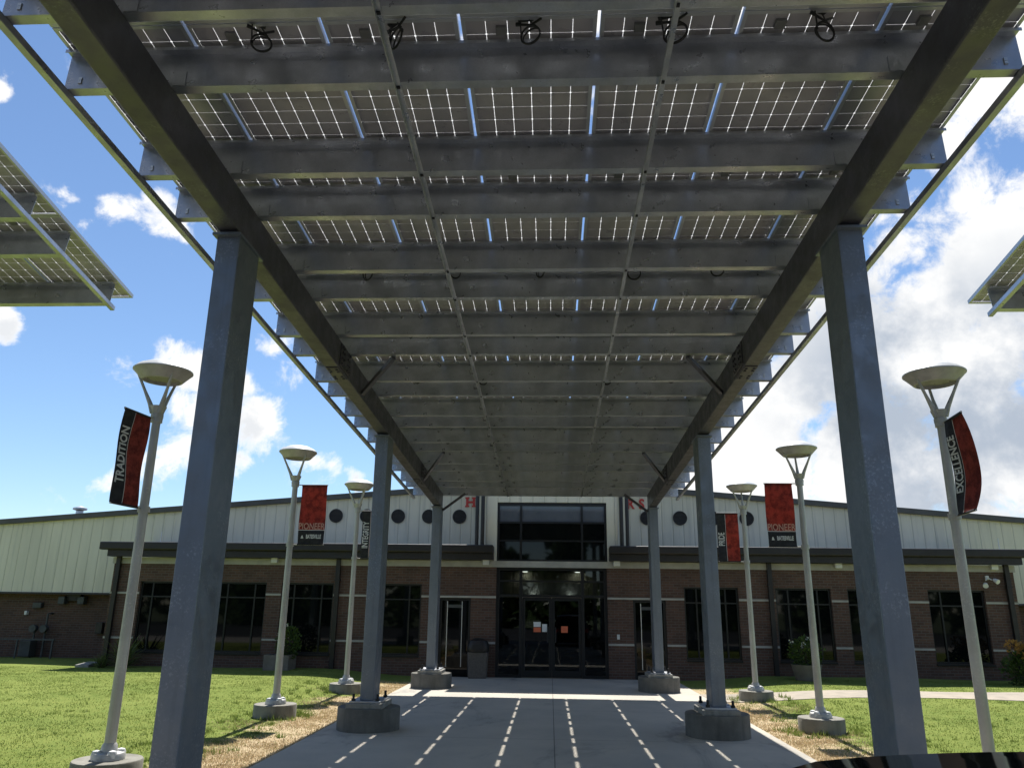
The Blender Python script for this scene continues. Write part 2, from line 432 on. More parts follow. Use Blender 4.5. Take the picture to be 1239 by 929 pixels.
class MB:
    def __init__(self):
        self.v, self.f, self.m, self.s = [], [], [], []

    def add(self, vs, fs, mi=0, sm=False):
        b = len(self.v)
        self.v += [tuple(x) for x in vs]
        for f in fs:
            self.f.append(tuple(b + i for i in f)); self.m.append(mi); self.s.append(sm)
        return self

    def box(self, x0, x1, y0, y1, z0, z1, mi=0):
        vs = [(x0, y0, z0), (x1, y0, z0), (x1, y1, z0), (x0, y1, z0), (x0, y0, z1), (x1, y0, z1), (x1, y1, z1), (x0, y1, z1)]
        return self.add(vs, [(0, 3, 2, 1), (4, 5, 6, 7), (0, 1, 5, 4), (1, 2, 6, 5), (2, 3, 7, 6), (3, 0, 4, 7)], mi)

    def bar(self, p, q, wx, wy, up=(0, 0, 1), mi=0):
        p, q = Vector(p), Vector(q); d = (q - p).normalized()
        u = Vector(up)
        if abs(d.dot(u)) > .99: u = Vector((0, 1, 0))
        a = d.cross(u).normalized() * wx / 2; b = a.cross(d).normalized() * wy / 2
        vs = [p - a - b, p + a - b, p + a + b, p - a + b, q - a - b, q + a - b, q + a + b, q - a + b]
        return self.add(vs, [(0, 3, 2, 1), (4, 5, 6, 7), (0, 1, 5, 4), (1, 2, 6, 5), (2, 3, 7, 6), (3, 0, 4, 7)], mi)

    def rings(self, rings, mi=0, caps=True, close=True):
        n = len(rings[0]); vs = [p for r in rings for p in r]; fs = []
        for i in range(len(rings) - 1):
            for j in range(n if close else n - 1):
                k = (j + 1) % n
                fs.append((i * n + j, i * n + k, (i + 1) * n + k, (i + 1) * n + j))
        self.add(vs, fs, mi, True)
        if caps and close:
            b = len(self.v) - len(vs)
            self.f.append(tuple(b + j for j in reversed(range(n)))); self.m.append(mi); self.s.append(False)
            b2 = len(self.v) - n
            self.f.append(tuple(b2 + j for j in range(n))); self.m.append(mi); self.s.append(False)
        return self

    def lathe(self, prof, c=(0, 0), seg=28, mi=0, caps=True):
        rs = []
        for r, z in prof:
            rs.append([(c[0] + r * math.cos(2 * math.pi * j / seg), c[1] + r * math.sin(2 * math.pi * j / seg), z) for j in range(seg)])
        return self.rings(rs, mi, caps)

    def tube(self, pts, rad, seg=8, mi=0, caps=True):
        pts = [Vector(p) for p in pts]; rs = []
        if isinstance(rad, (int, float)): rad = [rad] * len(pts)
        prev = None
        for i, p in enumerate(pts):
            d = (pts[min(i + 1, len(pts) - 1)] - pts[max(i - 1, 0)]).normalized()
            if prev is None:
                u = Vector((0, 0, 1)) if abs(d.z) < .9 else Vector((1, 0, 0))
                a = d.cross(u).normalized()
            else:
                a = (prev - d * prev.dot(d)).normalized()
            prev = a; b = d.cross(a)
            rs.append([p + (a * math.cos(2 * math.pi * j / seg) + b * math.sin(2 * math.pi * j / seg)) * rad[i] for j in range(seg)])
        return self.rings(rs, mi, caps)

    def torus(self, c, R0, r, nx, seg=20, ss=6, mi=0):
        nx = Vector(nx).normalized(); u = nx.orthogonal().normalized(); v = nx.cross(u); rs = []
        for i in range(seg + 1):
            a = 2 * math.pi * i / seg; e = u * math.cos(a) + v * math.sin(a); p = Vector(c) + e * R0
            rs.append([p + (e * math.cos(2 * math.pi * j / ss) + nx * math.sin(2 * math.pi * j / ss)) * r for j in range(ss)])
        return self.rings(rs, mi, False)

    def prism(self, poly, axis_pt, ax, ay, an, t, mi=0):
        """2-D polygon in the plane (ax, ay) through axis_pt, extruded by t along an"""
        o, ax, ay, an = Vector(axis_pt), Vector(ax), Vector(ay), Vector(an)
        n = len(poly)
        a = [o + ax * x + ay * y for x, y in poly]; b = [p + an * t for p in a]
        fs = [tuple(range(n)), tuple(reversed(range(n, 2 * n)))]
        for i in range(n):
            j = (i + 1) % n; fs.append((i, i + n, j + n, j))
        return self.add(a + b, fs, mi)

    def build(self, name, mats, parent=None, origin=None, rot=None, local=False, bevel=0.0, smooth=True):
        if origin is None:
            if parent is not None and not local:
                origin = wloc(parent)
            elif local:
                origin = Vector((0, 0, 0))
            else:
                xs = np.array(self.v); lo, hi = xs.min(0), xs.max(0)
                origin = Vector(((lo[0] + hi[0]) / 2, (lo[1] + hi[1]) / 2, lo[2]))
        origin = Vector(origin)
        vs = self.v if local else [(x - origin.x, y - origin.y, z - origin.z) for x, y, z in self.v]
        me = bpy.data.meshes.new(name)
        me.from_pydata(vs, [], self.f)
        if not isinstance(mats, (list, tuple)): mats = [mats]
        for m_ in mats: me.materials.append(m_)
        me.polygons.foreach_set('material_index', self.m)
        me.polygons.foreach_set('use_smooth', self.s)
        bm = bmesh.new(); bm.from_mesh(me); bmesh.ops.recalc_face_normals(bm, faces=bm.faces)
        if bevel > 0:
            bmesh.ops.bevel(bm, geom=list(bm.edges), offset=bevel, segments=2, profile=.5, affect='EDGES', clamp_overlap=True)
        bm.to_mesh(me); bm.free()
        if smooth and any(self.s):
            try: me.set_sharp_from_angle(angle=R(38))
            except Exception: pass
        me.update()
        o = bpy.data.objects.new(name, me)
        COL.objects.link(o)
        if parent is not None:
            o.parent = parent
        o.location = origin if (local or parent is None) else origin - wloc(parent)
        if rot is not None: o.rotation_euler = rot
        return o


def tag(o, label=None, cat=None, group=None, kind=None):
    if label: o['label'] = label
    if cat: o['category'] = cat
    if group: o['group'] = group
    if kind: o['kind'] = kind
    return o


def empty(name, loc, label, cat, group=None, rz=0.0):
    o = bpy.data.objects.new(name, None); COL.objects.link(o)
    o.empty_display_size = .2
    o.location = loc; o.rotation_euler = (0, 0, rz)
    return tag(o, label, cat, group)


def copy_obj(o, parent):
    c = o.copy(); COL.objects.link(c); c.parent = parent
    return c


def copy_tree(o, parent):
    c = copy_obj(o, parent)
    for ch in list(o.children): copy_tree(ch, c)
    return c


def text_mesh(name, body, size, material, parent, loc, rot, sx=1.0, bold=0.0, extrude=.002, align='CENTER', spacing=1.0):
    cu = bpy.data.curves.new(name, 'FONT')
    cu.body = body; cu.size = size; cu.extrude = extrude; cu.offset = bold
    cu.align_x = align; cu.align_y = 'CENTER'; cu.resolution_u = 3; cu.space_character = spacing
    tmp = bpy.data.objects.new(name, cu); COL.objects.link(tmp)
    dg = bpy.context.evaluated_depsgraph_get(); dg.update()
    me = bpy.data.meshes.new_from_object(tmp.evaluated_get(dg))
    COL.objects.unlink(tmp); bpy.data.objects.remove(tmp); bpy.data.curves.remove(cu)
    me.transform(Matrix.Diagonal((sx, 1, 1, 1)))
    me.materials.clear(); me.materials.append(material)
    me.name = name
    o = bpy.data.objects.new(name, me); COL.objects.link(o)
    o.parent = parent; o.location = loc; o.rotation_euler = rot
    return o


def np_mesh(name, verts, faces, material, smooth=False):
    me = bpy.data.meshes.new(name)
    k = faces.shape[1]
    me.vertices.add(len(verts)); me.vertices.foreach_set('co', verts.astype(np.float32).ravel())
    me.loops.add(faces.size); me.loops.foreach_set('vertex_index', faces.astype(np.int32).ravel())
    me.polygons.add(len(faces))
    me.polygons.foreach_set('loop_start', (np.arange(len(faces)) * k).astype(np.int32))
    me.materials.append(material)
    me.update(calc_edges=True); me.validate()
    if smooth: me.polygons.foreach_set('use_smooth', [True] * len(me.polygons))
    return me


# ================================================================= SETTING
def ss(x): x = np.clip(x, 0, 1); return x * x * (3 - 2 * x)

def lawn_z(X, Y):
    X = np.asarray(X, float); Y = np.asarray(Y, float)
    z = -0.012 + 0.135 * ss((Y - 10.0) / 7.0) * ss((np.abs(X + .04) - 3.3) / 2.5)
    z = z + 0.018 * np.sin(X * 1.7 + Y * .9) * ss((np.abs(X) - 3.5) / 2) * .5 + .012 * np.sin(X * .53 - Y * 1.31) * ss((np.abs(X) - 3.5) / 2)
    return z

g = MB().add([(-3000, -3000, -.16), (3000, -3000, -.16), (3000, 3000, -.16), (-3000, 3000, -.16)], [(0, 1, 2, 3)])
tag(g.build('ground', M_ground), kind='structure')
g = MB().add([(-60, -28, -.125), (60, -28, -.125), (60, 4.0, -.125), (-60, 4.0, -.125)], [(0, 1, 2, 3)])
tag(g.build('drive', M_bounce_drive), kind='structure')
g = MB().add([(-70, -34, -.120), (70, -34, -.120), (70, -5.0, -.120), (-70, -5.0, -.120)], [(0, 1, 2, 3)])
tag(g.build('car_park', mat('car_park_asphalt', (0.035, 0.035, 0.036), .92, 0, .3, 1.5)), kind='structure')  # unseen dark lot laid over the drive to dim the window reflections
WL, WR = -3.20, 3.10
o = MB().box(WL, WR, 4.0, 20.6, -.14, 0).build('walkway', M_walk, bevel=.008)
tag(o, kind='structure')

def lawn(x0, x1, name):
    xs = np.unique(np.concatenate([np.linspace(x0, x1, 70), np.linspace(max(x0, -13), min(x1, 13), 60)]))
    ys = np.concatenate([np.linspace(4.0, 24, 90), np.linspace(26, 70, 12)])
    Xg, Yg = np.meshgrid(xs, ys); Zg = lawn_z(Xg, Yg)
    V = np.stack([Xg.ravel(), Yg.ravel(), Zg.ravel()], 1)
    nx, ny = len(xs), len(ys)
    i = (np.arange(ny - 1)[:, None] * nx + np.arange(nx - 1)[None, :]).ravel()
    F = np.stack([i, i + 1, i + nx + 1, i + nx], 1)
    me = np_mesh(name, V, F, M_lawn, True)
    ob = bpy.data.objects.new(name, me); COL.objects.link(ob)
    return tag(ob, kind='structure')
lawn(-70, WL, 'lawn'); lawn(WR, 70, 'lawn')

# footpath crossing the right lawn
xs = np.linspace(WR, 34, 60); V = []; F = []
for i, x in enumerate(xs):
    for y in (15.95, 17.35):
        z = float(lawn_z(x, y)) * .98 + .012
        V += [(x, y, z)]
for i in range(len(xs) - 1):
    F.append((2 * i, 2 * i + 2, 2 * i + 3, 2 * i + 1))
b = len(V); V += [(x, y, z - .12) for x, y, z in V[:b]]
for i in range(len(xs) - 1):
    F.append((2 * i, b + 2 * i, b + 2 * i + 2, 2 * i + 2)); F.append((2 * i + 1, 2 * i + 3, b + 2 * i + 3, b + 2 * i + 1))
tag(MB().add(V, F).build('footpath', M_path), kind='structure')

# grass blades ---------------------------------------------------------------
def blades(name, n, xr, yr, material, hr, dry, seed):
    r = np.random.default_rng(seed)
    X = r.uniform(xr[0], xr[1], n * 3); Y = yr[0] + (yr[1] - yr[0]) * r.uniform(0, 1, n * 3) ** 1.25
    edge = np.abs(X + .04) + .75 * (np.sin(X * 2.1 + Y * 1.3) * .5 + np.sin(Y * 2.7 - X * .8) * .5)
    p_dry = ss((4.35 - edge) / .7)
    keep = (r.uniform(0, 1, n * 3) < (p_dry if dry else 1 - p_dry * .82))
    clump = np.sin(X * 5.3 + np.sin(Y * 3.1) * 2) * np.sin(Y * 4.7 + np.sin(X * 2.3) * 2)
    keep &= r.uniform(0, 1, n * 3) < (.55 + .45 * clump)
    if xr[0] > 0:
        keep &= ~((Y > 15.88) & (Y < 17.42))
    X, Y = X[keep][:n], Y[keep][:n]; k = len(X)
    Z = lawn_z(X, Y) - .004
    h = r.uniform(hr[0], hr[1], k) * (.6 + .7 * r.uniform(0, 1, k) ** 2); a = r.uniform(0, 2 * np.pi, k); wd_ = r.uniform(.004, .009, k)
    lean = r.normal(0, .5, k) * h; la = r.uniform(0, 2 * np.pi, k)
    dx, dy = np.cos(a) * wd_, np.sin(a) * wd_
    V = np.empty((k, 3, 3))
    V[:, 0] = np.stack([X - dx, Y - dy, Z], 1); V[:, 1] = np.stack([X + dx, Y + dy, Z], 1)
    V[:, 2] = np.stack([X + np.cos(la) * lean, Y + np.sin(la) * lean, Z + h], 1)
    me = np_mesh(name, V.reshape(-1, 3), np.arange(3 * k).reshape(-1, 3), material)
    ob = bpy.data.objects.new(name, me); COL.objects.link(ob)
    return ob
tag(blades('grass', 110000, (-14, WL - .03), (7.5, 20), M_grassblade, (.012, .030), False, 1), 'mown green grass of the lawn left of the walkway', 'grass', kind='stuff')
tag(blades('grass', 110000, (WR + .03, 14), (7.5, 20), M_grassblade, (.012, .030), False, 2), 'mown green grass of the lawn right of the walkway', 'grass', kind='stuff')
tag(blades('dry_grass', 26000, (-5, WL - .01), (7.5, 19), M_straw, (.015, .04), True, 3), 'dry straw coloured grass along the left walkway edge', 'dry grass', kind='stuff')
tag(blades('dry_grass', 26000, (WR + .01, 5), (7.5, 15.8), M_straw, (.015, .04), True, 4), 'dry straw coloured grass along the right walkway edge', 'dry grass', kind='stuff')

# longer tufts and weeds round the lamp plinths and along the ragged edge of the turf
def tufts(name, spots, material, seed):
    r = np.random.default_rng(seed); P = []
    for (x, y, rad, n, h) in spots:
        a = r.uniform(0, 2 * np.pi, n); q = rad * np.sqrt(r.uniform(0, 1, n))
        P.append(np.stack([x + q * np.cos(a), y + q * np.sin(a), h * r.uniform(.4, 1.2, n)], 1))
    P = np.concatenate(P); k = len(P); X, Y, h = P[:, 0], P[:, 1], P[:, 2]; Z = lawn_z(X, Y) - .005
    a = r.uniform(0, 2 * np.pi, k); wd_ = r.uniform(.004, .010, k); la = r.uniform(0, 2 * np.pi, k); ln = np.abs(r.normal(0, .6, k)) * h
    dx, dy = np.cos(a) * wd_, np.sin(a) * wd_
    V = np.empty((k, 3, 3)); V[:, 0] = np.stack([X - dx, Y - dy, Z], 1); V[:, 1] = np.stack([X + dx, Y + dy, Z], 1)
    V[:, 2] = np.stack([X + np.cos(la) * ln, Y + np.sin(la) * ln, Z + h], 1)
    me = np_mesh(name, V.reshape(-1, 3), np.arange(3 * k).reshape(-1, 3), material)
    ob = bpy.data.objects.new(name, me); COL.objects.link(ob); return ob
for sd, lab, lx in ((-1, 'longer weedy grass tufts round the left lamp bases', ((-4.33, 8.10), (-4.27, 12.75), (-4.07, 16.30))), (1, 'longer weedy grass tufts round the right lamp bases', ((4.18, 8.27), (3.93, 12.35), (3.98, 16.25)))):
    rr_ = random.Random(40 + sd); sp_ = []
    for (x, y) in lx:
        for k in range(26):
            a = rr_.uniform(0, 6.28); d = rr_.uniform(.34, .62)
            sp_.append((x + d * math.cos(a), y + d * math.sin(a), .07, 26, rr_.uniform(.04, .11)))
    for k in range(170):
        yy = rr_.uniform(7.5, 17.5); xx = sd * (rr_.gauss(4.35, .45)) - .05
        if abs(xx + .04) > 3.45 and not (sd > 0 and 15.7 < yy < 17.5): sp_.append((xx, yy, rr_.uniform(.04, .13), rr_.randint(14, 40), rr_.uniform(.025, .075)))
    for k in range(90):
        sp_.append((sd * rr_.uniform(4.6, 12), rr_.uniform(7.5, 15.6), rr_.uniform(.05, .16), rr_.randint(12, 30), rr_.uniform(.03, .055)))
    tag(tufts('weed_tufts', sp_, M_grassblade, 50 + sd), lab, 'grass', kind='stuff')

# ================================================================= SCHOOL BUILDING
YF, YM = 20.7, 23.0
CX = 0.03
bld = empty('school_building', (CX, YF, 0), 'long low brick and cream school building with glazed central entrance and shallow gable roof', 'building')
ZB = -.05

def wall_cells(mb, x0, x1, z0, z1, y0, y1, ops):
    xs = sorted({x0, x1, *[v for o_ in ops for v in o_[:2]]}); zs = sorted({z0, z1, *[v for o_ in ops for v in o_[2:]]})
    for i in range(len(xs) - 1):
        zrun = None
        for j in range(len(zs) - 1):
            cx, cz = (xs[i] + xs[i + 1]) / 2, (zs[j] + zs[j + 1]) / 2
            hole = any(a < cx < b and c < cz < d for a, b, c, d in ops)
            if not hole:
                if zrun is None: zrun = [zs[j], zs[j + 1]]
                else: zrun[1] = zs[j + 1]
            if (hole or j == len(zs) - 2) and zrun:
                mb.box(xs[i], xs[i + 1], y0, y1, zrun[0], zrun[1]); zrun = None

WIN = [(-10.86, -9.48), (-8.83, -7.45), (-7.05, -5.66), (-4.73, -3.34), (3.42, 4.80), (5.73, 7.12), (7.53, 8.91), (9.52, 10.92)]
WZ = (.48, 2.24)
DOORS = [(-2.86, -2.05), (2.12, 2.95)]
DZ = 1.93
ENT = (-1.40, 1.47)
ops = [(a, b, *WZ) for a, b in WIN] + [(a, b, ZB, DZ) for a, b in DOORS]
mb = MB()
wall_cells(mb, -11.65, ENT[0], ZB, 2.69, YF, YF + .22, [o_ for o_ in ops if o_[1] < 0])
mb.box(-11.65, -11.43, YF + .22, YM - .01, ZB, 2.69)
mb.build('brick_wall', M_brick, bld)
mb = MB()
wall_cells(mb, ENT[1], 11.70, ZB, 2.69, YF, YF + .22, [o_ for o_ in ops if o_[0] > 0])
mb.box(11.48, 11.70, YF + .22, YM - .01, ZB, 2.69)
mb.build('brick_wall', M_brick, bld)
# stone cap band and the two thin stone courses
mb = MB().box(-11.66, 11.71, YF - .03, YF + .24, 2.69, 2.85)
mb.box(-11.69, -11.66, YF - .03, YM - .02, 2.69, 2.85); mb.box(11.71, 11.74, YF - .03, YM - .02, 2.69, 2.85)
mb.build('stone_cap_band', M_stone, bld)
def course(z0, z1, gaps):
    x = -11.66
    for a, b in sorted(gaps) + [(11.71, 99)]:
        if a > x: MB().box(x, a, YF - .018, YF - .001, z0, z1).build('stone_course', M_stone, bld)
        x = max(x, b)
course(1.91, 1.96, WIN + [ENT])
course(.785, .835, WIN + [ENT] + DOORS)

# windows of the wings
def window(x0, x1, z0, z1):
    y = YF + .10
    fr = MB(); t = .045
    fr.box(x0, x0 + t, y - .03, y + .03, z0, z1); fr.box(x1 - t, x1, y - .03, y + .03, z0, z1)
    fr.box(x0 + t, x1 - t, y - .03, y + .03, z0, z0 + t); fr.box(x0 + t, x1 - t, y - .03, y + .03, z1 - t, z1)
    w_ = x1 - x0
    m1, m2 = x0 + .235 * w_, x1 - .235 * w_
    for m_ in (m1, m2): fr.box(m_ - .02, m_ + .02, y - .028, y + .028, z0 + t, z1 - t)
    zt = z0 + (z1 - z0) * .78
    for a, b in ((x0 + t, m1 - .02), (m1 + .02, m2 - .02), (m2 + .02, x1 - t)): fr.box(a, b, y - .026, y + .026, zt - .018, zt + .018)
    f = fr.build('window', M_winframe, bld)
    MB().box(x0 + .02, x1 - .02, y + .004, y + .016, z0 + .02, z1 - .02).build('pane', M_glass, f, origin=wloc(bld))
    MB().box(x0 - .0, x1 + .0, YF - .035, YF + .068, z0 - .05, z0 - .001).build('sill', M_winframe, f, origin=wloc(bld))
    return f
for a, b in WIN: window(a, b, *WZ)

# side doors
for a, b in DOORS:
    y = YF + .10
    fr = MB().box(a, a + .06, y - .05, y + .05, ZB, DZ); fr.box(b - .06, b, y - .05, y + .05, ZB, DZ); fr.box(a + .06, b - .06, y - .05, y + .05, DZ - .09, DZ)
    d = fr.build('side_door', M_winframe, bld)
    MB().box(a + .06, b - .06, y + .0, y + .04, ZB, DZ - .09).build('door_leaf', M_glass, d, origin=wloc(bld))
    mb = MB(); xa, xb = a + .19, b - .22
    mb.box(xa, xa + .018, y - .03, y - .004, .22, 1.82); mb.box(xb - .018, xb, y - .03, y - .004, .22, 1.82)
    mb.build('door_edge_strip', M_alu, d, origin=wloc(bld))
    MB().box(xa + .02, xb - .02, y - .02, y - .003, 1.66, 1.74).build('closer_bar', M_utility, d, origin=wloc(bld))

# entrance glazing: frame, glass, doors, dark lobby behind
y = YF + .12
fr = MB()
for xm in (ENT[0] + .04, -.76, .84, ENT[1] - .04): fr.box(xm - .04, xm + .04, y - .05, y + .05, ZB, 2.69)
for a, b in ((ENT[0] + .08, -.80), (-.72, .80), (.88, ENT[1] - .08)):
    fr.box(a, b, y - .045, y + .045, 2.62, 2.69); fr.box(a, b, y - .045, y + .045, 1.95, 2.01); fr.box(a, b, y - .045, y + .045, 2.33, 2.37)
fr.box(ENT[0] + .08, -.80, y - .045, y + .045, ZB, .06); fr.box(.88, ENT[1] - .08, y - .045, y + .045, ZB, .06)
ef = fr.build('entrance_frame', M_winframe, bld)
MB().box(ENT[0] + .02, -.76, y + .0, y + .012, 0, 2.66).build('pane', M_eglass, ef, origin=wloc(bld))
MB().box(.84, ENT[1] - .02, y + .0, y + .012, 0, 2.66).build('pane', M_eglass, ef, origin=wloc(bld))
MB().box(-.76, .84, y + .0, y + .012, 1.98, 2.66).build('transom_pane', M_eglass, ef, origin=wloc(bld))
for (a, b, hx) in ((-.715, .035, -.06), (.045, .795, .14)):
    dm = MB(); s_ = .07
    dm.box(a, a + s_, y - .02, y + .025, 0.005, 1.945); dm.box(b - s_, b, y - .02, y + .025, 0.005, 1.945)
    dm.box(a + s_, b - s_, y - .02, y + .025, 0.005, .16); dm.box(a + s_, b - s_, y - .02, y + .025, 1.86, 1.945)
    d = dm.build('entrance_door', M_winframe, bld)
    MB().box(a + s_ - .01, b - s_ + .01, y + .0, y + .01, .15, 1.87).build('pane', M_eglass, d, origin=wloc(bld))
    MB().tube([(hx, y - .022, .85), (hx, y - .06, .85), (hx, y - .06, 1.2), (hx, y - .022, 1.2)], .012).build('handle', M_bolt, d, origin=wloc(bld))
# lobby shell
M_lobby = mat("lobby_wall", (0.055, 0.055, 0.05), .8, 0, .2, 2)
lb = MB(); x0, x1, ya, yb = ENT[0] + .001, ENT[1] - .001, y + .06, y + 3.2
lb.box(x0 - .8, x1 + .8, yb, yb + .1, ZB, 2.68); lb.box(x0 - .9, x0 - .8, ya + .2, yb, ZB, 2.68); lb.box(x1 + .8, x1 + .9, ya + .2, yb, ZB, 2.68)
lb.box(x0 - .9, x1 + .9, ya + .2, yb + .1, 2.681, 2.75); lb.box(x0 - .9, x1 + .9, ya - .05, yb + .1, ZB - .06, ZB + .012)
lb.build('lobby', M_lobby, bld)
M_lit_ceiling = mat("lobby_lit_panel", (0.50, 0.52, 0.52), .6, 0, .2, 2)
MB().box(-.78, .86, y + 1.3, y + 1.36, 2.02, 2.34).build('lobby_lit_panel', M_lit_ceiling, bld)  # pale panel standing in for the strip of lobby ceiling lit by downlights
for dx in (-.5, .52): MB().lathe([(.001, 2.0), (.06, 2.0), (.06, 2.006), (.001, 2.006)], (CX + dx, y + 1.2), 16).build('downlight', M_glow, bld)
for dx, dy in ((-.55, .55), (.55, .55), (-.75, 2.0), (.75, 2.0)):
    MB().lathe([(.001, 2.674), (.075, 2.674), (.075, 2.680), (.001, 2.680)], (CX + dx, y + dy), 16).build('downlight', M_glow, bld)
# notices taped to the doors
for (x, z, w_, h_, ma) in ((-.335, 1.275, .185, .12, M_paper), (-.335, 1.145, .185, .115, M_orange), (-.145, 1.19, .125, .19, M_paper), (.365, 1.16, .17, .16, M_orange)):
    n = MB().box(x - w_ / 2, x + w_ / 2, y - .006, y - .002, z - h_ / 2, z + h_ / 2).build('door_notice', ma)
    lab = {(-.335, 1.275): 'white paper notice on the left entrance door above an orange one', (-.335, 1.145): 'orange paper notice on the left entrance door below a white one',
           (-.145, 1.19): 'tall narrow white notice on the left entrance door', (.365, 1.16): 'square orange notice alone on the right entrance door'}[(x, z)]
    tag(n, lab, 'notice', 'paper notices on the entrance doors')

# portal above the entrance
mb = MB(); wall_cells(mb, -1.70, 1.78, 2.851, 6.0, YF - .015, YF + .25, [(ENT[0], ENT[1] + .02, 2.851, 4.38)])
mb.box(-1.70, -1.50, YF + .25, YM + 3, 2.9, 6.0); mb.box(1.58, 1.78, YF + .25, YM + 3, 2.9, 6.0); mb.box(-1.50, 1.58, YM + 2.8, YM + 3, 2.9, 6.0)
mb.build('portal_wall', M_cream, bld)
mb = MB().box(-2.15, 2.22, YF - .45, YM + 3.2, 6.001, 6.14); mb.build('portal_roof', M_darkmetal, bld)
y = YF + .08; a, b = ENT[0], ENT[1] + .02
fr = MB(); t = .06
fr.box(a, a + t, y - .04, y + .04, 2.852, 4.379); fr.box(b - t, b, y - .04, y + .04, 2.852, 4.379)
fr.box(a + t, b - t, y - .04, y + .04, 2.852, 2.9); fr.box(a + t, b - t, y - .04, y + .04, 4.30, 4.379)
for xm in (-.77, .84): fr.box(xm - .03, xm + .03, y - .038, y + .038, 2.9, 4.30)
for p_, q_ in ((a + t, -.80), (-.74, .81), (.87, b - t)):
    fr.box(p_, q_, y - .035, y + .035, 3.83, 3.88); fr.box(p_, q_, y - .035, y + .035, 3.36, 3.40)
f = fr.build('upper_window', M_winframe, bld)
MB().box(a + .02, b - .02, y + .0, y + .012, 2.87, 3.855).build('pane', M_glass, f, origin=wloc(bld))
M_spandrel = mat("spandrel_glass", (0.115, 0.125, 0.145), 0.08, 0, .2, 1.5)
for p_, q_ in ((a + .02, -.77), (-.769, .839), (.84, b - .02)): MB().box(p_, q_, y + .0, y + .012, 3.856, 4.36).build('spandrel_pane', M_spandrel, f, origin=wloc(bld))

# wing eaves: gutter and soffit, low roof behind
for (xa, xb) in ((-11.92, -1.47), (1.53, 12.0)):
    MB().box(xa, xb, YF - .40, YF - .20, 3.03, 3.235).build('gutter', M_darkmetal, bld, bevel=.03)
    ia, ib = (xa + .2, xb) if xa < 0 else (xa, xb - .2)
    MB().box(ia, ib, YF - .30, YF - .035, 2.862, 3.028).build('eave_soffit', M_darkmetal, bld)
    rb = MB(); rb.add([(xa, YF - .2, 3.2), (xb, YF - .2, 3.2), (xb, YM, 3.40), (xa, YM, 3.40), (xa, YF - .2, 3.03), (xb, YF - .2, 3.03), (xb, YM, 3.2), (xa, YM, 3.2)],
           [(0, 1, 2, 3), (4, 7, 6, 5), (0, 4, 5, 1), (1, 5, 6, 2), (2, 6, 7, 3), (3, 7, 4, 0)])
    rb.build('wing_roof', M_roof, bld)
# downspouts
for x in (-11.50, -5.56, 5.60, 11.50):
    MB().box(x - .055, x + .055, YF - .11, YF - .02, .0, 2.87).box(x - .075, x + .075, YF - .125, YF - .017, 2.3, 2.33).build('downspout', M_darkmetal, bld)
for x in (-1.93, -1.78, 1.87, 2.02):
    MB().tube([(x, YF - .10, 3.2), (x, YF - .10, 5.5), (x, YF + .1, 5.9)], .05, 8).build('downspout', M_darkmetal, bld)

# main gable hall behind the wings
def zr(x): return 5.36 - .0795 * abs(x - .0)
XL, XRr = -26.0, 26.0
mb = MB()
for (xa, xb) in ((XL, 0.0), (0.0, XRr)):
    n0 = [(xa, 1.95), (xb, 1.95), (xb, zr(xb) - .10), (xa, zr(xa) - .10)]
    mb.prism(n0, (0, YM, 0), (1, 0, 0), (0, 0, 1), (0, 1, 0), .25)
mb.build('gable_wall', M_cream, bld)
for xa, xb in ((XL, -11.44), (11.49, XRr)): MB().box(xa, xb, YM + .25, YM + .56, 1.95, 2.05).build('soffit', M_darkmetal, bld)
for xa, xb in ((XL, -11.44), (11.49, XRr)): MB().box(xa, xb, YM + .33, YM + .54, ZB, 1.949).build('lower_brick_wall', M_brick, bld)
for xa, xb in ((XL, -11.66), (11.72, XRr)): MB().box(xa, xb, YM - .03, YM + .028, 1.90, 1.955).build('wall_flashing', M_darkmetal, bld)
mb = MB()
for (xa, xb) in ((XL - .3, 0.0), (0.0, XRr + .3)):
    n0 = [(xa, zr(xa) - .12), (xb, zr(xb) - .12), (xb, zr(xb) + .03), (xa, zr(xa) + .03)]
    mb.prism(n0, (0, YM - .12, 0), (1, 0, 0), (0, 0, 1), (0, 1, 0), 34.0)
mb.build('gable_roof', M_roof, bld)
MB().box(XL, XL + .2, YM + .25, YM + 33, ZB, 3.2).box(XRr - .2, XRr, YM + .25, YM + 33, ZB, 3.2).box(XL, XRr, YM + 33, YM + 33.2, ZB, 3.2).build('hall_wall', M_cream, bld)
# round louvres in the gable
for x in (-6.38, -5.45, -4.51, -3.59, -2.68, 2.84, 3.79, 4.75, 5.71, 6.64):
    lv = MB()
    ring = [[(x + r * math.cos(2 * math.pi * j / 28), yy, 4.25 + r * math.sin(2 * math.pi * j / 28)) for j in range(28)] for r, yy in ((.205, YM), (.205, YM - .04), (.175, YM - .04), (.172, YM - .005))]
    lv.rings(ring, 0, False)
    lv.add([(x + .18 * math.cos(2 * math.pi * j / 28), YM - .006, 4.25 + .18 * math.sin(2 * math.pi * j / 28)) for j in range(28)], [tuple(range(28))])
    lo = lv.build('round_louvre', M_darkmetal, bld); lv = MB()
    for k in range(-4, 5):
        zz = k * .038; hw = math.sqrt(max(.17 ** 2 - zz ** 2, .0004))
        lv.bar((x - hw, YM - .022, 4.25 + zz), (x + hw, YM - .022, 4.25 + zz), .03, .008, up=(0, .6, 1))
    lv.build('slats', M_roof, lo, origin=wloc(bld))
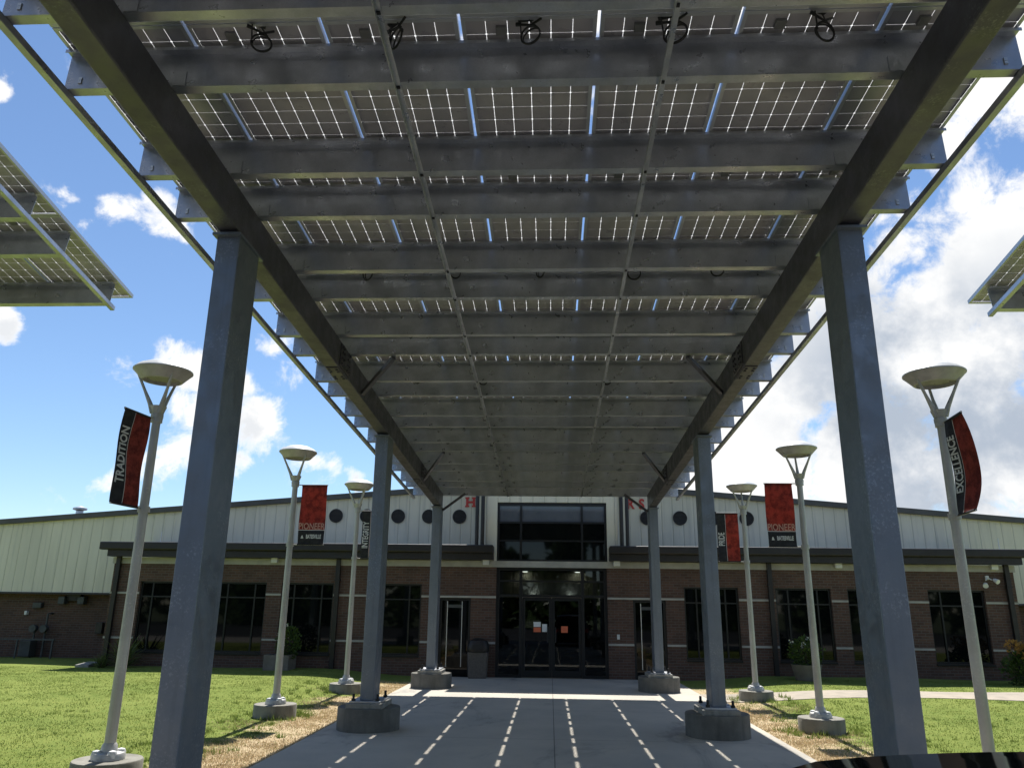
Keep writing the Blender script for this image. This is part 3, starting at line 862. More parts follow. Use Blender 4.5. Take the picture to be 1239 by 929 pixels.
# red letters that show beside the portal
def slab_letter_H(x, z, w_, h_, yy):
    m_ = MB(); s_ = w_ * .26
    for sx in (-1, 1):
        xa = x + sx * (w_ / 2 - s_ / 2) ; m_.box(xa - s_ / 2, xa + s_ / 2, yy - .03, yy, z - h_ / 2 + .045, z + h_ / 2 - .045)
        m_.box(xa - s_ * .85, xa + s_ * .85, yy - .03, yy, z - h_ / 2, z - h_ / 2 + .045); m_.box(xa - s_ * .85, xa + s_ * .85, yy - .03, yy, z + h_ / 2 - .045, z + h_ / 2)
    m_.box(x - w_ / 2 + s_, x + w_ / 2 - s_, yy - .028, yy, z - .03, z + .03)
    return m_
slab_letter_H(-2.36, 4.68, .27, .29, YM).build('wall_letter', M_red, bld)
def wall_text(ch, x, z):
    o_ = text_mesh('wall_letter', ch, .40, M_red, bld, Vector((x, YM - .016, z)) - wloc(bld), (R(90), 0, 0), .9, .012, .014)
    return o_
wall_text('R', 2.36, 4.64); wall_text('S', 2.69, 4.64)
# small wall boxes on the stone band
for x in (-7.27, -1.67, 1.72, 7.34, 11.20):
    MB().box(x - .085, x + .085, YF - .15, YF - .032, 2.74, 2.90).build('wall_speaker', M_white, bld, bevel=.015)
# entry intercom plate
MB().box(1.69, 1.76, YF - .022, YF - .001, .94, 1.06).build('intercom_plate', M_white, bld, bevel=.006)

# security light and camera at the right end
sl = empty('security_light', (11.02, YF - .02, 2.52), 'white twin head security light on the brick wall under the right eave', 'security light')
MB().box(10.98, 11.06, YF - .06, YF - .003, 2.50, 2.60).build('junction_box', M_white, sl, bevel=.01)
for dx in (-.12, .09):
    MB().tube([(11.02, YF - .06, 2.55), (11.02 + dx * .7, YF - .12, 2.53 - abs(dx) * .4)], .014).build('arm', M_white, sl)
    c = Vector((11.02 + dx, YF - .15, 2.50 - (.1 if dx < 0 else .0)))
    MB().tube([c, c + Vector((dx * .2, -.04, -.02)), c + Vector((dx * .5, -.11, -.06))], [.03, .05, .062], 14).build('lamp_head', M_white, sl)
# thin rod aerials on the eaves
for x, lab in ((11.6, 'thin white aerial rod standing on the right wing roof'), (-10.6, 'thin white aerial rod standing on the left wing roof')):
    a_ = MB().tube([(x, YF + .25, 3.18), (x, YF + .25, 3.56)], .010, 6).lathe([(.001, 3.22), (.03, 3.22), (.03, 3.27), (.001, 3.27)], (x, YF + .25), 10).build('aerial_rod', M_white)
    tag(a_, lab, 'aerial')
# roof vent
rv = empty('roof_vent', (-14.9, YM + 1.0, 4.15), 'small metal vent stack on the left roof slope against the sky', 'roof vent')
MB().lathe([(.13, 4.1), (.11, 4.42), (.11, 4.46)], (-14.9, YM + 1.0), 16).build('stack', M_galv, rv)
MB().lathe([(.11, 4.47), (.21, 4.50), (.21, 4.55), (.02, 4.62)], (-14.9, YM + 1.0), 16).build('rain_cap', M_galv, rv)

YL = YM + .30
# utilities on the left brick wall
um = empty('gas_meter', (-14.95, YL - .25, .1), 'pair of round grey meters with pipework on the far left brick wall', 'meter')
MB().tube([(-15.1, YL - .2, .05), (-15.1, YL - .2, .85)], .03).tube([(-14.78, YL - .2, .05), (-14.78, YL - .2, 1.35), (-14.78, YL + .03, 1.35)], .03).tube([(-15.1, YL - .2, .62), (-14.78, YL - .2, .62)], .025).build('pipework', M_utility, um)
for x in (-15.1, -14.78):
    MB().tube([(x, YL - .34, .93), (x, YL - .20, .93)], .105, 18).build('meter_body', M_utility, um)
MB().box(-15.35, -15.02, YL - .42, YL - .1, .16, .60).build('regulator_box', M_utility, um, bevel=.02)
ub = MB().box(-15.36, -15.1, YL - .12, YL + .028, 1.50, 1.66).build('utility_box', M_utility, bevel=.012); tag(ub, 'small wide grey utility box high on the far left brick wall', 'utility box')
ub = MB().box(-15.60, -15.52, YL - .08, YL + .028, 1.30, 1.42).build('alarm_light', M_white, bevel=.012); tag(ub, 'small pale alarm light on the far left brick wall', 'alarm light')
ub = MB().box(-13.35, -13.15, YL - .1, YL + .028, .80, 1.12).build('utility_box', M_darkmetal, bevel=.012); tag(ub, 'dark upright switch box on the left brick wall nearest the wing', 'utility box')
tw = empty('wall_floodlight', (-14.1, YL, 1.75), 'dark twin floodlight under the cream siding on the far left wall', 'floodlight')
MB().box(-14.35, -13.95, YL - .1, YL + .028, 1.72, 1.90).build('housing', M_darkmetal, tw)
for x in (-14.45, -13.86): MB().box(x - .1, x + .1, YL - .22, YL - .02, 1.62, 1.84).build('lamp_head', M_utility, tw, bevel=.02)
rl = MB().box(-16.4, -14.2, YL - .62, YL - .58, .62, .66)
for x in (-16.3, -15.3, -14.25): rl.box(x - .02, x + .02, YL - .62, YL - .58, .02, .62)
tag(rl.build('metal_rail', M_utility), 'low grey metal rail in front of the meters at far left', 'rail')
sb = MB().add([(-12.0, 20.2, .10), (-11.65, 20.2, .10), (-11.68, 20.7, .14), (-11.95, 20.7, .14), (-12.0, 20.2, .16), (-11.65, 20.2, .16), (-11.68, 20.7, .21), (-11.95, 20.7, .21)],
     [(0, 1, 2, 3), (4, 7, 6, 5), (0, 4, 5, 1), (1, 5, 6, 2), (2, 6, 7, 3), (3, 7, 4, 0)]).build('splash_block', M_grout)
tag(sb, 'pale concrete splash block on the grass at the left wing corner', 'splash block')

# ================================================================= SOLAR CANOPIES
PW, PITCH, ROWL = .863, .885, 1.609
PL = ROWL - .006
NB = .270                          # underside of the panels above the purlin bottoms

def proto_panel(loop=True):
    """panel in its own frame: x across, y along the slope, z up, origin at its centre on the purlin tops"""
    h = .044; hw, hl = PW / 2, PL / 2
    fr = MB()
    for sx in (-1, 1):
        a, b = sorted((sx * hw, sx * (hw - .006))); fr.box(a, b, -hl, hl, 0, h)
        a, b = sorted((sx * (hw - .006), sx * (hw - .026))); fr.box(a, b, -hl + .006, hl - .006, 0, .002)
    for sy in (-1, 1):
        a, b = sorted((sy * hl, sy * (hl - .006))); fr.box(-hw + .006, hw - .006, a, b, 0, h)
        a, b = sorted((sy * (hl - .006), sy * (hl - .026))); fr.box(-hw + .026, hw - .026, a, b, 0, .002)
    return fr

def cells_mb():
    mb = MB(); nx, ny = 6, 11
    cx, cy = (PW - .024) / nx, (PL - .04) / ny
    for i in range(nx):
        for j in range(ny):
            x = (i - (nx - 1) / 2) * cx; y_ = (j - (ny - 1) / 2) * cy
            a, b = cx / 2 - .0016, cy / 2 - .0012; c = .0068
            pl = [(x - a, y_ - b + c), (x - a + c, y_ - b), (x + a - c, y_ - b), (x + a, y_ - b + c), (x + a, y_ + b - c), (x + a - c, y_ + b), (x - a + c, y_ + b), (x - a, y_ + b - c)]
            mb.prism(pl, (0, 0, .024), (1, 0, 0), (0, 1, 0), (0, 0, 1), .0015)
    return mb
ME = {}
fr0 = proto_panel()
def panel_parts():
    return fr0, cells_mb()

def loop_mb():
    mb = MB(); z = -.02
    mb.torus((.03, -.005, -.165), .075, .0075, (0.1, 1, .05), 22, 6)
    mb.torus((.036, .008, -.16), .071, .006, (0.25, 1, -.1), 22, 6)
    mb.box(-.075, .045, -.02, .02, -.01, .022)
    mb.tube([(-.055, 0, -.0), (-.05, -.005, -.08), (-.04, -.006, -.17)], .006, 6)
    mb.tube([(-.09, 0, -.045), (-.02, .0, -.06), (.03, 0, -.07), (.11, 0, -.02)], .009, 6)
    mb.tube([(-.09, 0, -.045), (-.055, 0, -.05)], .014, 6)
    mb.tube([(.0, 0, 0), (.04, .005, -.05), (.07, .0, -.085)], .006, 6)
    return mb

def zpurlin(mb, x0, x1, v, hw=0):
    t = .004
    mb.box(x0, x1, v, v + t, .0, .265)
    mb.box(x0, x1, v + t, v + .072, .0, t); mb.box(x0, x1, v + .068, v + .072, t, .024)
    mb.box(x0, x1, v - .068, v, .265 - t, .265); mb.box(x0, x1, v - .068, v - .064, .241, .265 - t)
    # bolt heads near the ends
    for xx in (x0 + .10, x1 - .10):
        for zz in (.05, .075):
            mb.box(xx - .011, xx + .011, v - .008, v - .0005, zz - .011, zz + .011, 1)
    return mb

PANEL_SRC = {}
def make_panel(parent, loc, rotx, loop):
    key = loop
    if key not in PANEL_SRC:
        p = fr0.build('solar_panel', M_frame, parent, local=True)
        if 'cells' not in ME:
            c = cells_mb().build('solar_cells', M_cell, p, local=True); ME['cells'] = c.data
            s = MB().add([(-PW / 2 + .006, -PL / 2 + .006, .030), (PW / 2 - .006, -PL / 2 + .006, .030), (PW / 2 - .006, PL / 2 - .006, .030), (-PW / 2 + .006, PL / 2 - .006, .030)], [(0, 1, 2, 3)]).build('glass_sheet', M_sheet, p, local=True); ME['sheet'] = s.data
            j = MB().box(-.215, -.145, -.035, .035, .0, .0235).build('junction_box', M_grey_label, p, local=True, bevel=.004); ME['jb'] = j.data
            j.location = (0, -PL / 2 + .12, 0)
        else:
            for nm, k_ in (('solar_cells', 'cells'), ('glass_sheet', 'sheet'), ('junction_box', 'jb')):
                q = bpy.data.objects.new(nm, ME[k_]); COL.objects.link(q); q.parent = p
                if k_ == 'jb': q.location = (0, -PL / 2 + .12, 0)
        if loop:
            l = loop_mb().build('cable_loop', M_black, p, local=True); l.location = (0.04, -PL / 2 + .03, 0)
        PANEL_SRC[key] = p
    else:
        p = copy_tree(PANEL_SRC[key], parent)
    p.location = loc; p.rotation_euler = (rotx, 0, 0)
    return p


# ---- the long canopy over the walkway
XC = -.129
K = -.0534
TH = math.atan(K)
Z0 = 5.1616                       # purlin bottoms at Y = 0
ct, st = math.cos(TH), math.sin(TH)
POSTA, PSX, PSY = 2.446, .19, .41
BW, BD = .17, .3325
POSTY = [-.281, 5.729, 11.739, 17.771]
can = empty('solar_canopy', (XC, 5.73, 0), 'long grey steel canopy roofed with solar panels over the entrance walkway', 'solar canopy')
CB = wloc(can)
org = Vector((XC, 0, Z0)) - CB
rotc = (TH, 0, 0)
def vof(Y): return Y / ct
# beams
for s in (-1, 1):
    x = s * POSTA
    mb = MB().box(x - BW / 2, x + BW / 2, vof(-2.5), vof(17.95), -BD, -.001)
    b_ = mb.build('main_beam', M_beam, can, local=True, bevel=.012); b_.location = org; b_.rotation_euler = rotc
    # bolted splices
    for ys in (8.85, 15.0):
        sp = MB()
        vy = vof(ys)
        xi = x - s * (BW / 2)
        a, c = sorted((xi, xi - s * .014)); sp.box(a, c, vy - .22, vy + .22, -BD + .03, -.03)
        for dv in (-.16, -.09, .09, .16):
            for dz in (-.27, -.2, -.13, -.06):
                a, c = sorted((xi - s * .014, xi - s * .032)); sp.box(a, c, vy + dv - .014, vy + dv + .014, dz - .014, dz + .014)
        sp.box(x - BW / 2 + .012, x + BW / 2 - .012, vy - .22, vy + .22, -BD - .013, -BD - .001)
        for dv in (-.16, -.09, .09, .16):
            for dx in (-.045, .045): sp.box(x + dx - .013, x + dx + .013, vy + dv - .013, vy + dv + .013, -BD - .028, -BD - .013)
        q = sp.build('splice_plate', M_beam, can, local=True); q.location = org; q.rotation_euler = rotc
# purlins
RW = 3.10
PUR = sorted([3.625 + ROWL * n for n in range(-3, 10)] + [4.25 + ROWL * n for n in range(-4, 9)])
pu = zpurlin(MB(), -RW, RW, 0).build('purlin', [M_galv, M_alu], can, local=True)
cl = None
for i, Y in enumerate(PUR):
    q = pu if i == 0 else copy_obj(pu, can)
    q.location = org + Vector((0, vof(Y) * ct, vof(Y) * st)); q.rotation_euler = rotc
    for s in (-1, 1):
        if cl is None:
            cl = MB().box(-.042, .042, -.010, -.001, .002, .115).build('purlin_clip', M_galv, can, local=True); c_ = cl
        else: c_ = copy_obj(cl, can)
        c_.location = org + Vector((s * (POSTA - .128), vof(Y) * ct, vof(Y) * st)); c_.rotation_euler = rotc
# edge rails under the purlin ends
for s in (-1, 1):
    q = MB().box(s * RW - .026, s * RW + .026, vof(-2.3), vof(18.32), -.055, -.001).build('edge_rail', M_galv, can, local=True, bevel=.004)
    q.location = org; q.rotation_euler = rotc
# sag rods
for s in (-1, 1):
    mb = MB().box(s * .86 - .019, s * .86 + .019, vof(-2.3), vof(18.2), -.007, -.001).box(s * .86 - .019, s * .86 - .014, vof(-2.3), vof(18.2), -.036, -.007)
    for Y in PUR: mb.box(s * .86 - .011, s * .86 + .011, vof(Y) + .028, vof(Y) + .05, -.016, -.0072, 1)
    q = mb.build('sag_angle', [M_galv, M_bolt], can, local=True); q.location = org; q.rotation_euler = rotc
# flange braces
def zp(Y): return Z0 + K * Y
for (Ya, Yb) in ((9.75, 9.14), (15.05, 13.95), (17.78, 17.79)):
    for s in (-1, 1):
        p = (XC + s * (POSTA - .10), Ya, zp(Ya) - BD + .05 - (.13 if Ya > 17 else 0)); q_ = (XC + s * (POSTA - .62), Yb, zp(Yb) - .02)
        MB().bar(p, q_, .05, .05).build('flange_brace', M_beam, can)
# posts on piers
for Y in POSTY:
    for s in (-1, 1):
        x = XC + s * POSTA
        zt = zp(Y) - BD
        po = MB().box(x - PSX / 2, x + PSX / 2, Y - PSY / 2, Y + PSY / 2, .395, zt + .004).build('post', M_post, can, bevel=.007)
        MB().box(x - .115, x + .115, Y - .255, Y + .255, zt - .035, zt - .014).build('cap_plate', M_post, po, origin=CB)
        MB().box(x - .215, x + .215, Y - .31, Y + .31, .368, .394).build('base_plate', M_galv, po, origin=CB, bevel=.004)
        bm_ = MB()
        for dx in (-.17, .17):
            for dy in (-.265, .265):
                bm_.lathe([(.03, .395), (.03, .425), (.018, .4251), (.018, .485)], (x + dx, Y + dy), 10)
        bm_.build('anchor_bolt', M_bolt, po, origin=CB)
        MB().box(x - .255, x + .255, Y - .35, Y + .35, .296, .367).build('grout_pad', M_grout, po, origin=CB, bevel=.01)
        MB().lathe([(.44, -.10), (.44, .285), (.432, .2985)], (x, Y), 40).build('pier', M_pier_shaded, can)
# panels
ROWS = [4.0 + ROWL * (n + .5) for n in range(-4, 9)]
for r_i, Y in enumerate(ROWS):
    for c_i in range(7):
        x = (c_i - 3) * PITCH
        loop = (r_i % 2 == 0)
        v_ = vof(Y)
        p = make_panel(can, org + Vector((x, v_ * ct - NB * st, v_ * st + NB * ct)), TH, loop)
        for ch in p.children:
            if ch.name.startswith('cable_loop'):
                vr = random.Random(r_i * 7 + c_i)
                ch.location = (.04 + vr.uniform(-.05, .04), -PL / 2 + .03, .02 if Y < 5.5 else .055)
                ch.rotation_euler = (vr.uniform(-.15, .25), 0, vr.uniform(-.7, .7)); k_ = vr.uniform(.8, 1.05); ch.scale = (k_ * vr.uniform(.8, 1.1), k_, k_)

# ---- the neighbouring parking canopies (only their near corners show)
def parking_canopy(side, xin, yend, zend, k, label):
    th = math.atan(k); c, s_ = math.cos(th), math.sin(th)
    root = empty('solar_canopy', (side * 9.3, 4.5, 0), label, 'solar canopy', 'parking solar canopies beside the walkway')
    B = wloc(root)
    org_ = Vector((xin, yend, zend)) - B          # frame: inner corner of the purlin bottoms, v runs back towards the viewer as negative
    L = 6.8
    vs_ = [-.03 - .10]
    pur = []
    v0 = -.06
    r0 = .315                                      # panels overhang the last purlin
    for n in range(0, 6):
        pur += [v0 - ROWL * n, v0 - ROWL * n - .985]
    pur = [v for v in pur if v > -8.3]
    a, b = (-L, 0) if side < 0 else (0, L)
    p0 = None
    for v in pur:
        q = zpurlin(MB(), a, b, 0).build('purlin', [M_galv, M_alu], root, local=True) if p0 is None else copy_obj(p0, root)
        p0 = p0 or q
        q.location = org_ + Vector((0, v * c, v * s_)); q.rotation_euler = (th, 0, 0)
    for xx in ((0, -L) if side < 0 else (0, L)):
        q = MB().box(xx - .026, xx + .026, -8.4, .03, -.055, -.001).build('edge_rail', M_galv, root, local=True, bevel=.004)
        q.location = org_; q.rotation_euler = (th, 0, 0)
    for n in range(0, 5):
        for m_ in range(0, 8):
            x = side * (m_ * PITCH + PW / 2 - .065)
            v = r0 - .06 - ROWL * (n + .5)
            make_panel(root, org_ + Vector((x, v * c - NB * s_, v * s_ + NB * c)), th, n % 2 == 1)
    # beams and posts further out
    for xx in (side * 1.9, side * 5.2):
        q = MB().box(xx - .1, xx + .1, -8.0, -.35, -.36, -.002).build('main_beam', M_beam, root, local=True, bevel=.01); q.location = org_; q.rotation_euler = (th, 0, 0)
        X = xin + xx
        for Y in (yend - 2.2, yend - 7.0):
            z = zend + (Y - yend) * k - .36
            if xx == side * 5.2 or Y < yend - 5:
                MB().box(X - .1, X + .1, Y - .2, Y + .2, .3, z + .01).build('post', M_post, root, bevel=.015)
                MB().lathe([(.42, -.14), (.42, .30)], (X, Y), 32).build('pier', M_pier, root)
    return root
parking_canopy(-1, -5.30, 8.5, 5.12, -.185, 'corner of a second solar panel canopy jutting in at the left edge')
parking_canopy(1, 5.03, 8.5, 4.975, -.20, 'small corner of a solar panel canopy at the right edge')

# ================================================================= STREET LAMPS AND BANNERS
LAMPS = [  # x, y, banner side (+1 right), banner turn about the pole, kind
    (-4.33, 8.10, -1, 84, 'TRADITION'), (-4.27, 12.75, 1, 0, 'PIONEER'), (-4.07, 16.30, 1, 0, 'INTEGRITY'),
    (4.18, 8.27, 1, -97, 'EXCELLENCE'), (3.93, 12.35, -1, 0, 'PIONEER'), (3.98, 16.25, -1, 0, 'PRIDE')]
LLAB = {0: 'nearest left lamp post, carrying the TRADITION banner', 1: 'middle left lamp post, carrying a PIONEER banner', 2: 'farthest left lamp post, carrying the INTEGRITY banner',
        3: 'nearest right lamp post, carrying the EXCELLENCE banner', 4: 'middle right lamp post, carrying a PIONEER banner', 5: 'farthest right lamp post, carrying the PRIDE banner'}
HZ = 4.15
lamp_src = None
def lamp_proto(root):
    # everything round the origin, z = 0 at grade
    MB().lathe([(.325, -.15), (.325, .178), (.317, .19)], (0, 0), 36).build('plinth', M_pier, root, local=True)
    po = MB().lathe([(.055, .19), (.054, .9), (.049, 2.2), (.044, 3.62)], (0, 0), 18).build('pole', M_lamp, root, local=True)
    bc = MB().lathe([(.155, .191), (.155, .235), (.145, .25), (.08, .262), (.07, .32), (.056, .34)], (0, 0), 24)
    bc.build('base_collar', M_lamp, po, local=True)
    for k in range(4):
        a = math.pi / 4 + k * math.pi / 2
        MB().lathe([(.044, .213), (.048, .25), (.036, .275), (.002, .285)], (.112 * math.cos(a), .112 * math.sin(a)), 14).build('bolt_cover', M_lamp_top, po, local=True)
    MB().lathe([(.058, 3.615), (.066, 3.62), (.066, 3.66), (.058, 3.665), (.072, 3.70), (.088, 3.75)], (0, 0), 20).build('collar', M_lamp, root, local=True)
    for k in range(3):
        a = R(200 + 120 * k)
        c_, s_ = math.cos(a), math.sin(a)
        MB().tube([(.05 * c_, .05 * s_, 3.68), (.09 * c_, .09 * s_, 3.78), (.16 * c_, .16 * s_, 3.92), (.245 * c_, .245 * s_, 4.095)], [.034, .026, .017, .015], 8).build('strut', M_lamp, root, local=True)
    hd = MB().lathe([(.315, HZ), (.315, HZ + .012), (.27, HZ + .055), (.17, HZ + .10), (.06, HZ + .118), (.002, HZ + .12)], (0, 0), 36).build('lamp_dome', M_lamp_top, root, local=True)
    MB().lathe([(.312, HZ - .001), (.27, HZ - .045), (.215, HZ - .105), (.195, HZ - .108), (.19, HZ - .07)], (0, 0), 36, 0, False).build('lamp_shade', M_shade, root, local=True)
    MB().lathe([(.001, HZ - .075), (.189, HZ - .075), (.189, HZ - .06), (.001, HZ - .06)], (0, 0), 28).build('lens', M_lens, root, local=True)

def banner_arms(root, side, ang):
    for z in (3.60, 2.62):
        mb = MB(); a = R(ang); dx, dy = side * math.cos(a), -abs(math.sin(a)) if ang else 0.0
        mb.tube([(dx * .05, dy * .05, z), (dx * .56, dy * .56, z)], .009, 8)
        mb.lathe([(.062, z - .03), (.062, z + .03)], (0, 0), 18)
        mb.build('banner_arm', M_lamp, root, local=True)

def banner(word, x, y, side, ang, label):
    """cloth in local coords: u from the left edge to the right edge as seen from the walkway, hung from the arms"""
    W_, H_ = .43, .955
    a = R(ang)
    # direction from pole outwards
    out = Vector((side * math.cos(a), -abs(math.sin(a)) if ang else 0.0, 0)).normalized()
    left_is_outer = side < 0
    # left edge position and u direction (to the viewer's right)
    if left_is_outer:
        p0 = Vector((x, y, 2.63)) + out * (.12 + W_); u = -out
    else:
        p0 = Vector((x, y, 2.63)) + out * .12; u = out
    root = empty('banner', p0, label, 'banner', 'banners on the lamp posts')
    rz = math.atan2(u.y, u.x); root.rotation_euler = (0, 0, rz)
    curl = .10 if word == 'EXCELLENCE' else .025
    def wav(uu, zz): return curl * math.sin(math.pi * zz / H_) * (uu / W_ if not left_is_outer else 1 - uu / W_) + .011 * math.sin(8 * zz + 6 * uu + x) + .006 * math.sin(17 * uu - 5 * zz + y)
    def shx(zz): return (-.05 * zz / H_ if False else 0)
    def cloth(name, u0, u1, z0, z1, m_):
        mb = MB(); nu, nz = 6, 16; f_, b_ = [], []
        V = []; F = []
        for k, off in ((0, 0.0), (1, .004)):
            for j in range(nz + 1):
                for i in range(nu + 1):
                    uu = u0 + (u1 - u0) * i / nu; zz = z0 + (z1 - z0) * j / nz
                    V.append((uu, wav(uu, zz) + off, zz))
        n1 = (nu + 1) * (nz + 1)
        for j in range(nz):
            for i in range(nu):
                q = j * (nu + 1) + i
                F.append((q, q + 1, q + nu + 2, q + nu + 1)); F.append((n1 + q, n1 + q + nu + 1, n1 + q + nu + 2, n1 + q + 1))
        for i in range(nu):
            F.append((i, n1 + i, n1 + i + 1, i + 1)); q = nz * (nu + 1) + i; F.append((q, q + 1, n1 + q + 1, n1 + q))
        for j in range(nz):
            q = j * (nu + 1); F.append((q, q + nu + 1, n1 + q + nu + 1, n1 + q)); q += nu; F.append((q, n1 + q, n1 + q + nu + 1, q + nu + 1))
        mb.add(V, F, 0, True)
        return mb.build(name, m_, root, local=True)
    def drape(o_):
        me = o_.data; mw = o_.matrix_basis
        inv = mw.inverted()
        for v in me.vertices:
            p = mw @ v.co; p.y += wav(p.x, p.z); v.co = inv @ p
    if word == 'PIONEER':
        cloth('red_field', 0, W_, .232, H_, M_banner_red)
        cloth('white_stripe', 0, W_, .222, .231, M_banner_white)
        cloth('black_field', 0, W_, 0, .221, M_banner_black)
        t1 = text_mesh('lettering', 'PIONEER', .145, M_banner_tan, root, (W_ / 2, -.004, .285), (R(90), 0, 0), .74, .001, .001); drape(t1)
        t2 = text_mesh('lettering', 'BATESVILLE', .088, M_banner_white, root, (W_ / 2 + .045, -.004, .118), (R(90), 0, 0), .56, .0035, .001); drape(t2)
        em = MB().prism([(-.022, -.025), (.022, -.025), (.012, .01), (0, .03), (-.012, .01)], (.07, -.005, .115), (1, 0, 0), (0, 0, 1), (0, 1, 0), .002).build('emblem', M_banner_white, root, local=True)
        drape(em)
    else:
        bw = .165
        cloth('black_field', 0, bw, 0, H_, M_banner_black)
        cloth('white_stripe', bw + .001, bw + .007, 0, H_, M_banner_white)
        cloth('red_field', bw + .008, W_, 0, H_, M_banner_red)
        t1 = text_mesh('lettering', word, .168, M_banner_white, root, (bw / 2 + .004, -.004, {'PRIDE': .44, 'TRADITION': .50, 'INTEGRITY': .47, 'EXCELLENCE': .50}[word]), (R(90), R(-90), 0), {'PRIDE': .62, 'TRADITION': .66, 'INTEGRITY': .66, 'EXCELLENCE': .60}[word], .004, .001); drape(t1)
    # hems round the arms
    for zz in (-.012, H_ + .0):
        MB().tube([(0, wav(0, max(zz, 0)) * .0 + .0, zz + .006), (W_, wav(W_, max(zz, 0)) * .0, zz + .006)], .013, 8).build('hem', M_banner_black if zz < .5 and word == 'PIONEER' else M_banner_red if word == 'PIONEER' else M_banner_black, root, local=True)
    return root

BLAB = {0: 'black and red banner reading TRADITION on the nearest left lamp post', 1: 'red banner reading PIONEER on the middle left lamp post', 2: 'black and red banner reading INTEGRITY partly behind a canopy post',
        3: 'curled black and red banner reading EXCELLENCE', 4: 'red banner reading PIONEER on the middle right lamp post', 5: 'black and red banner reading PRIDE on the far right lamp post'}
src = None
for i, (x, y, side, ang, word) in enumerate(LAMPS):
    root = empty('street_lamp', (x, y, 0.0), LLAB[i], 'street lamp', 'lamp posts along the walkway')
    if src is None:
        lamp_proto(root); src = list(root.children)
    else:
        for ch in src: copy_tree(ch, root)
    banner_arms(root, side, ang)
    banner(word, x, y, side, ang, BLAB[i])

# ================================================================= BIN, PLANTERS, PLANTS
bn = empty('litter_bin', (-1.80, YF - .35, 0), 'square stone litter bin with dark dome lid beside the left side door', 'litter bin')
bx, by = -1.80, YF - .35
mb = MB(); r0, r1 = .215, .245
mb.rings([[(bx - r, by - r, z), (bx + r, by - r, z), (bx + r, by + r, z), (bx - r, by + r, z)] for r, z in ((r0, 0.0), (r1, .61))]); mb.s = [False] * len(mb.s)
mb.build('body', M_bin, bn, bevel=.015)
mb = MB(); mb.rings([[(bx + r * math.copysign(abs(math.cos(a)) ** .6, math.cos(a)), by + r * math.copysign(abs(math.sin(a)) ** .6, math.sin(a)), z) for a in [2 * math.pi * k / 24 for k in range(24)]] for r, z in ((.27, .615), (.28, .64), (.27, .78), (.22, .88), (.10, .93), (.01, .94))])
mb.build('lid', M_darkmetal, bn)
MB().box(bx - .12, bx + .12, by - .285, by - .262, .68, .80).build('flap', M_black, bn, bevel=.004)

def leaves(mb, c, rad, n, size, mi=0, zmin=-1, up=.3, thin=.35):
    for _ in range(n):
        d = Vector((random.gauss(0, 1), random.gauss(0, 1), random.gauss(0, 1))).normalized()
        if d.z < zmin: d.z = -d.z
        rr = random.uniform(.35, 1.0) ** .6 * random.uniform(.85, 1.12)
        p = Vector(c) + Vector((d.x * rad[0], d.y * rad[1], d.z * rad[2])) * rr
        t = (d + Vector((random.uniform(-.8, .8), random.uniform(-.8, .8), random.uniform(-.4, .9) + up))).normalized()
        sd = t.cross(Vector((random.uniform(-1, 1), random.uniform(-1, 1), random.uniform(-1, 1)))).normalized()
        L = size * random.uniform(.6, 1.3); w_ = L * thin
        nn = t.cross(sd) * L * .12
        mb.add([p, p + t * L * .5 + sd * w_ - nn, p + t * L, p + t * L * .5 - sd * w_ - nn], [(0, 1, 2, 3)], mi)

def stems(mb, c, h, n, sp, rad=.008):
    for _ in range(n):
        a = random.uniform(0, 6.28); s_ = random.uniform(0, sp)
        mb.tube([c, (c[0] + math.cos(a) * s_ * .4, c[1] + math.sin(a) * s_ * .4, c[2] + h * .5), (c[0] + math.cos(a) * s_, c[1] + math.sin(a) * s_, c[2] + h)], [rad, rad * .7, rad * .3], 5)

# left box planter with flowering shrub
def planter_box(x, y, z, label, hw, h):
    o_ = MB()
    o_.box(x - hw, x + hw, y - hw, y - hw + .05, z, z + h); o_.box(x - hw, x + hw, y + hw - .05, y + hw, z, z + h)
    o_.box(x - hw, x - hw + .05, y - hw + .05, y + hw - .05, z, z + h); o_.box(x + hw - .05, x + hw, y - hw + .05, y + hw - .05, z, z + h)
    o_.box(x - hw + .05, x + hw - .05, y - hw + .05, y + hw - .05, z, z + h - .05)
    return tag(o_.build('planter', M_planter), label, 'planter')
px, py = -6.72, 20.1; pz = float(lawn_z(px, py)) - .01
planter_box(px, py, pz, 'square concrete planter under the third left window', .31, .36)
sh = empty('flowering_shrub', (px + .15, py, pz + .3), 'leafy green shrub with white flowers in the square planter', 'shrub')
mb = MB(); leaves(mb, (px + .17, py, pz + .62), (.30, .30, .42), 700, .075); mb.build('foliage', M_leaf, sh)
mb = MB(); stems(mb, (px + .15, py, pz + .3), .6, 9, .2); mb.build('stem', M_bark, sh)
mb = MB()
for _ in range(7): leaves(mb, (px + .1 + random.gauss(0, .13), py - .2 + random.gauss(0, .08), pz + .85 + random.gauss(0, .15)), (.02, .02, .02), 6, .035, thin=.6)
mb.build('flower', M_flower, sh)
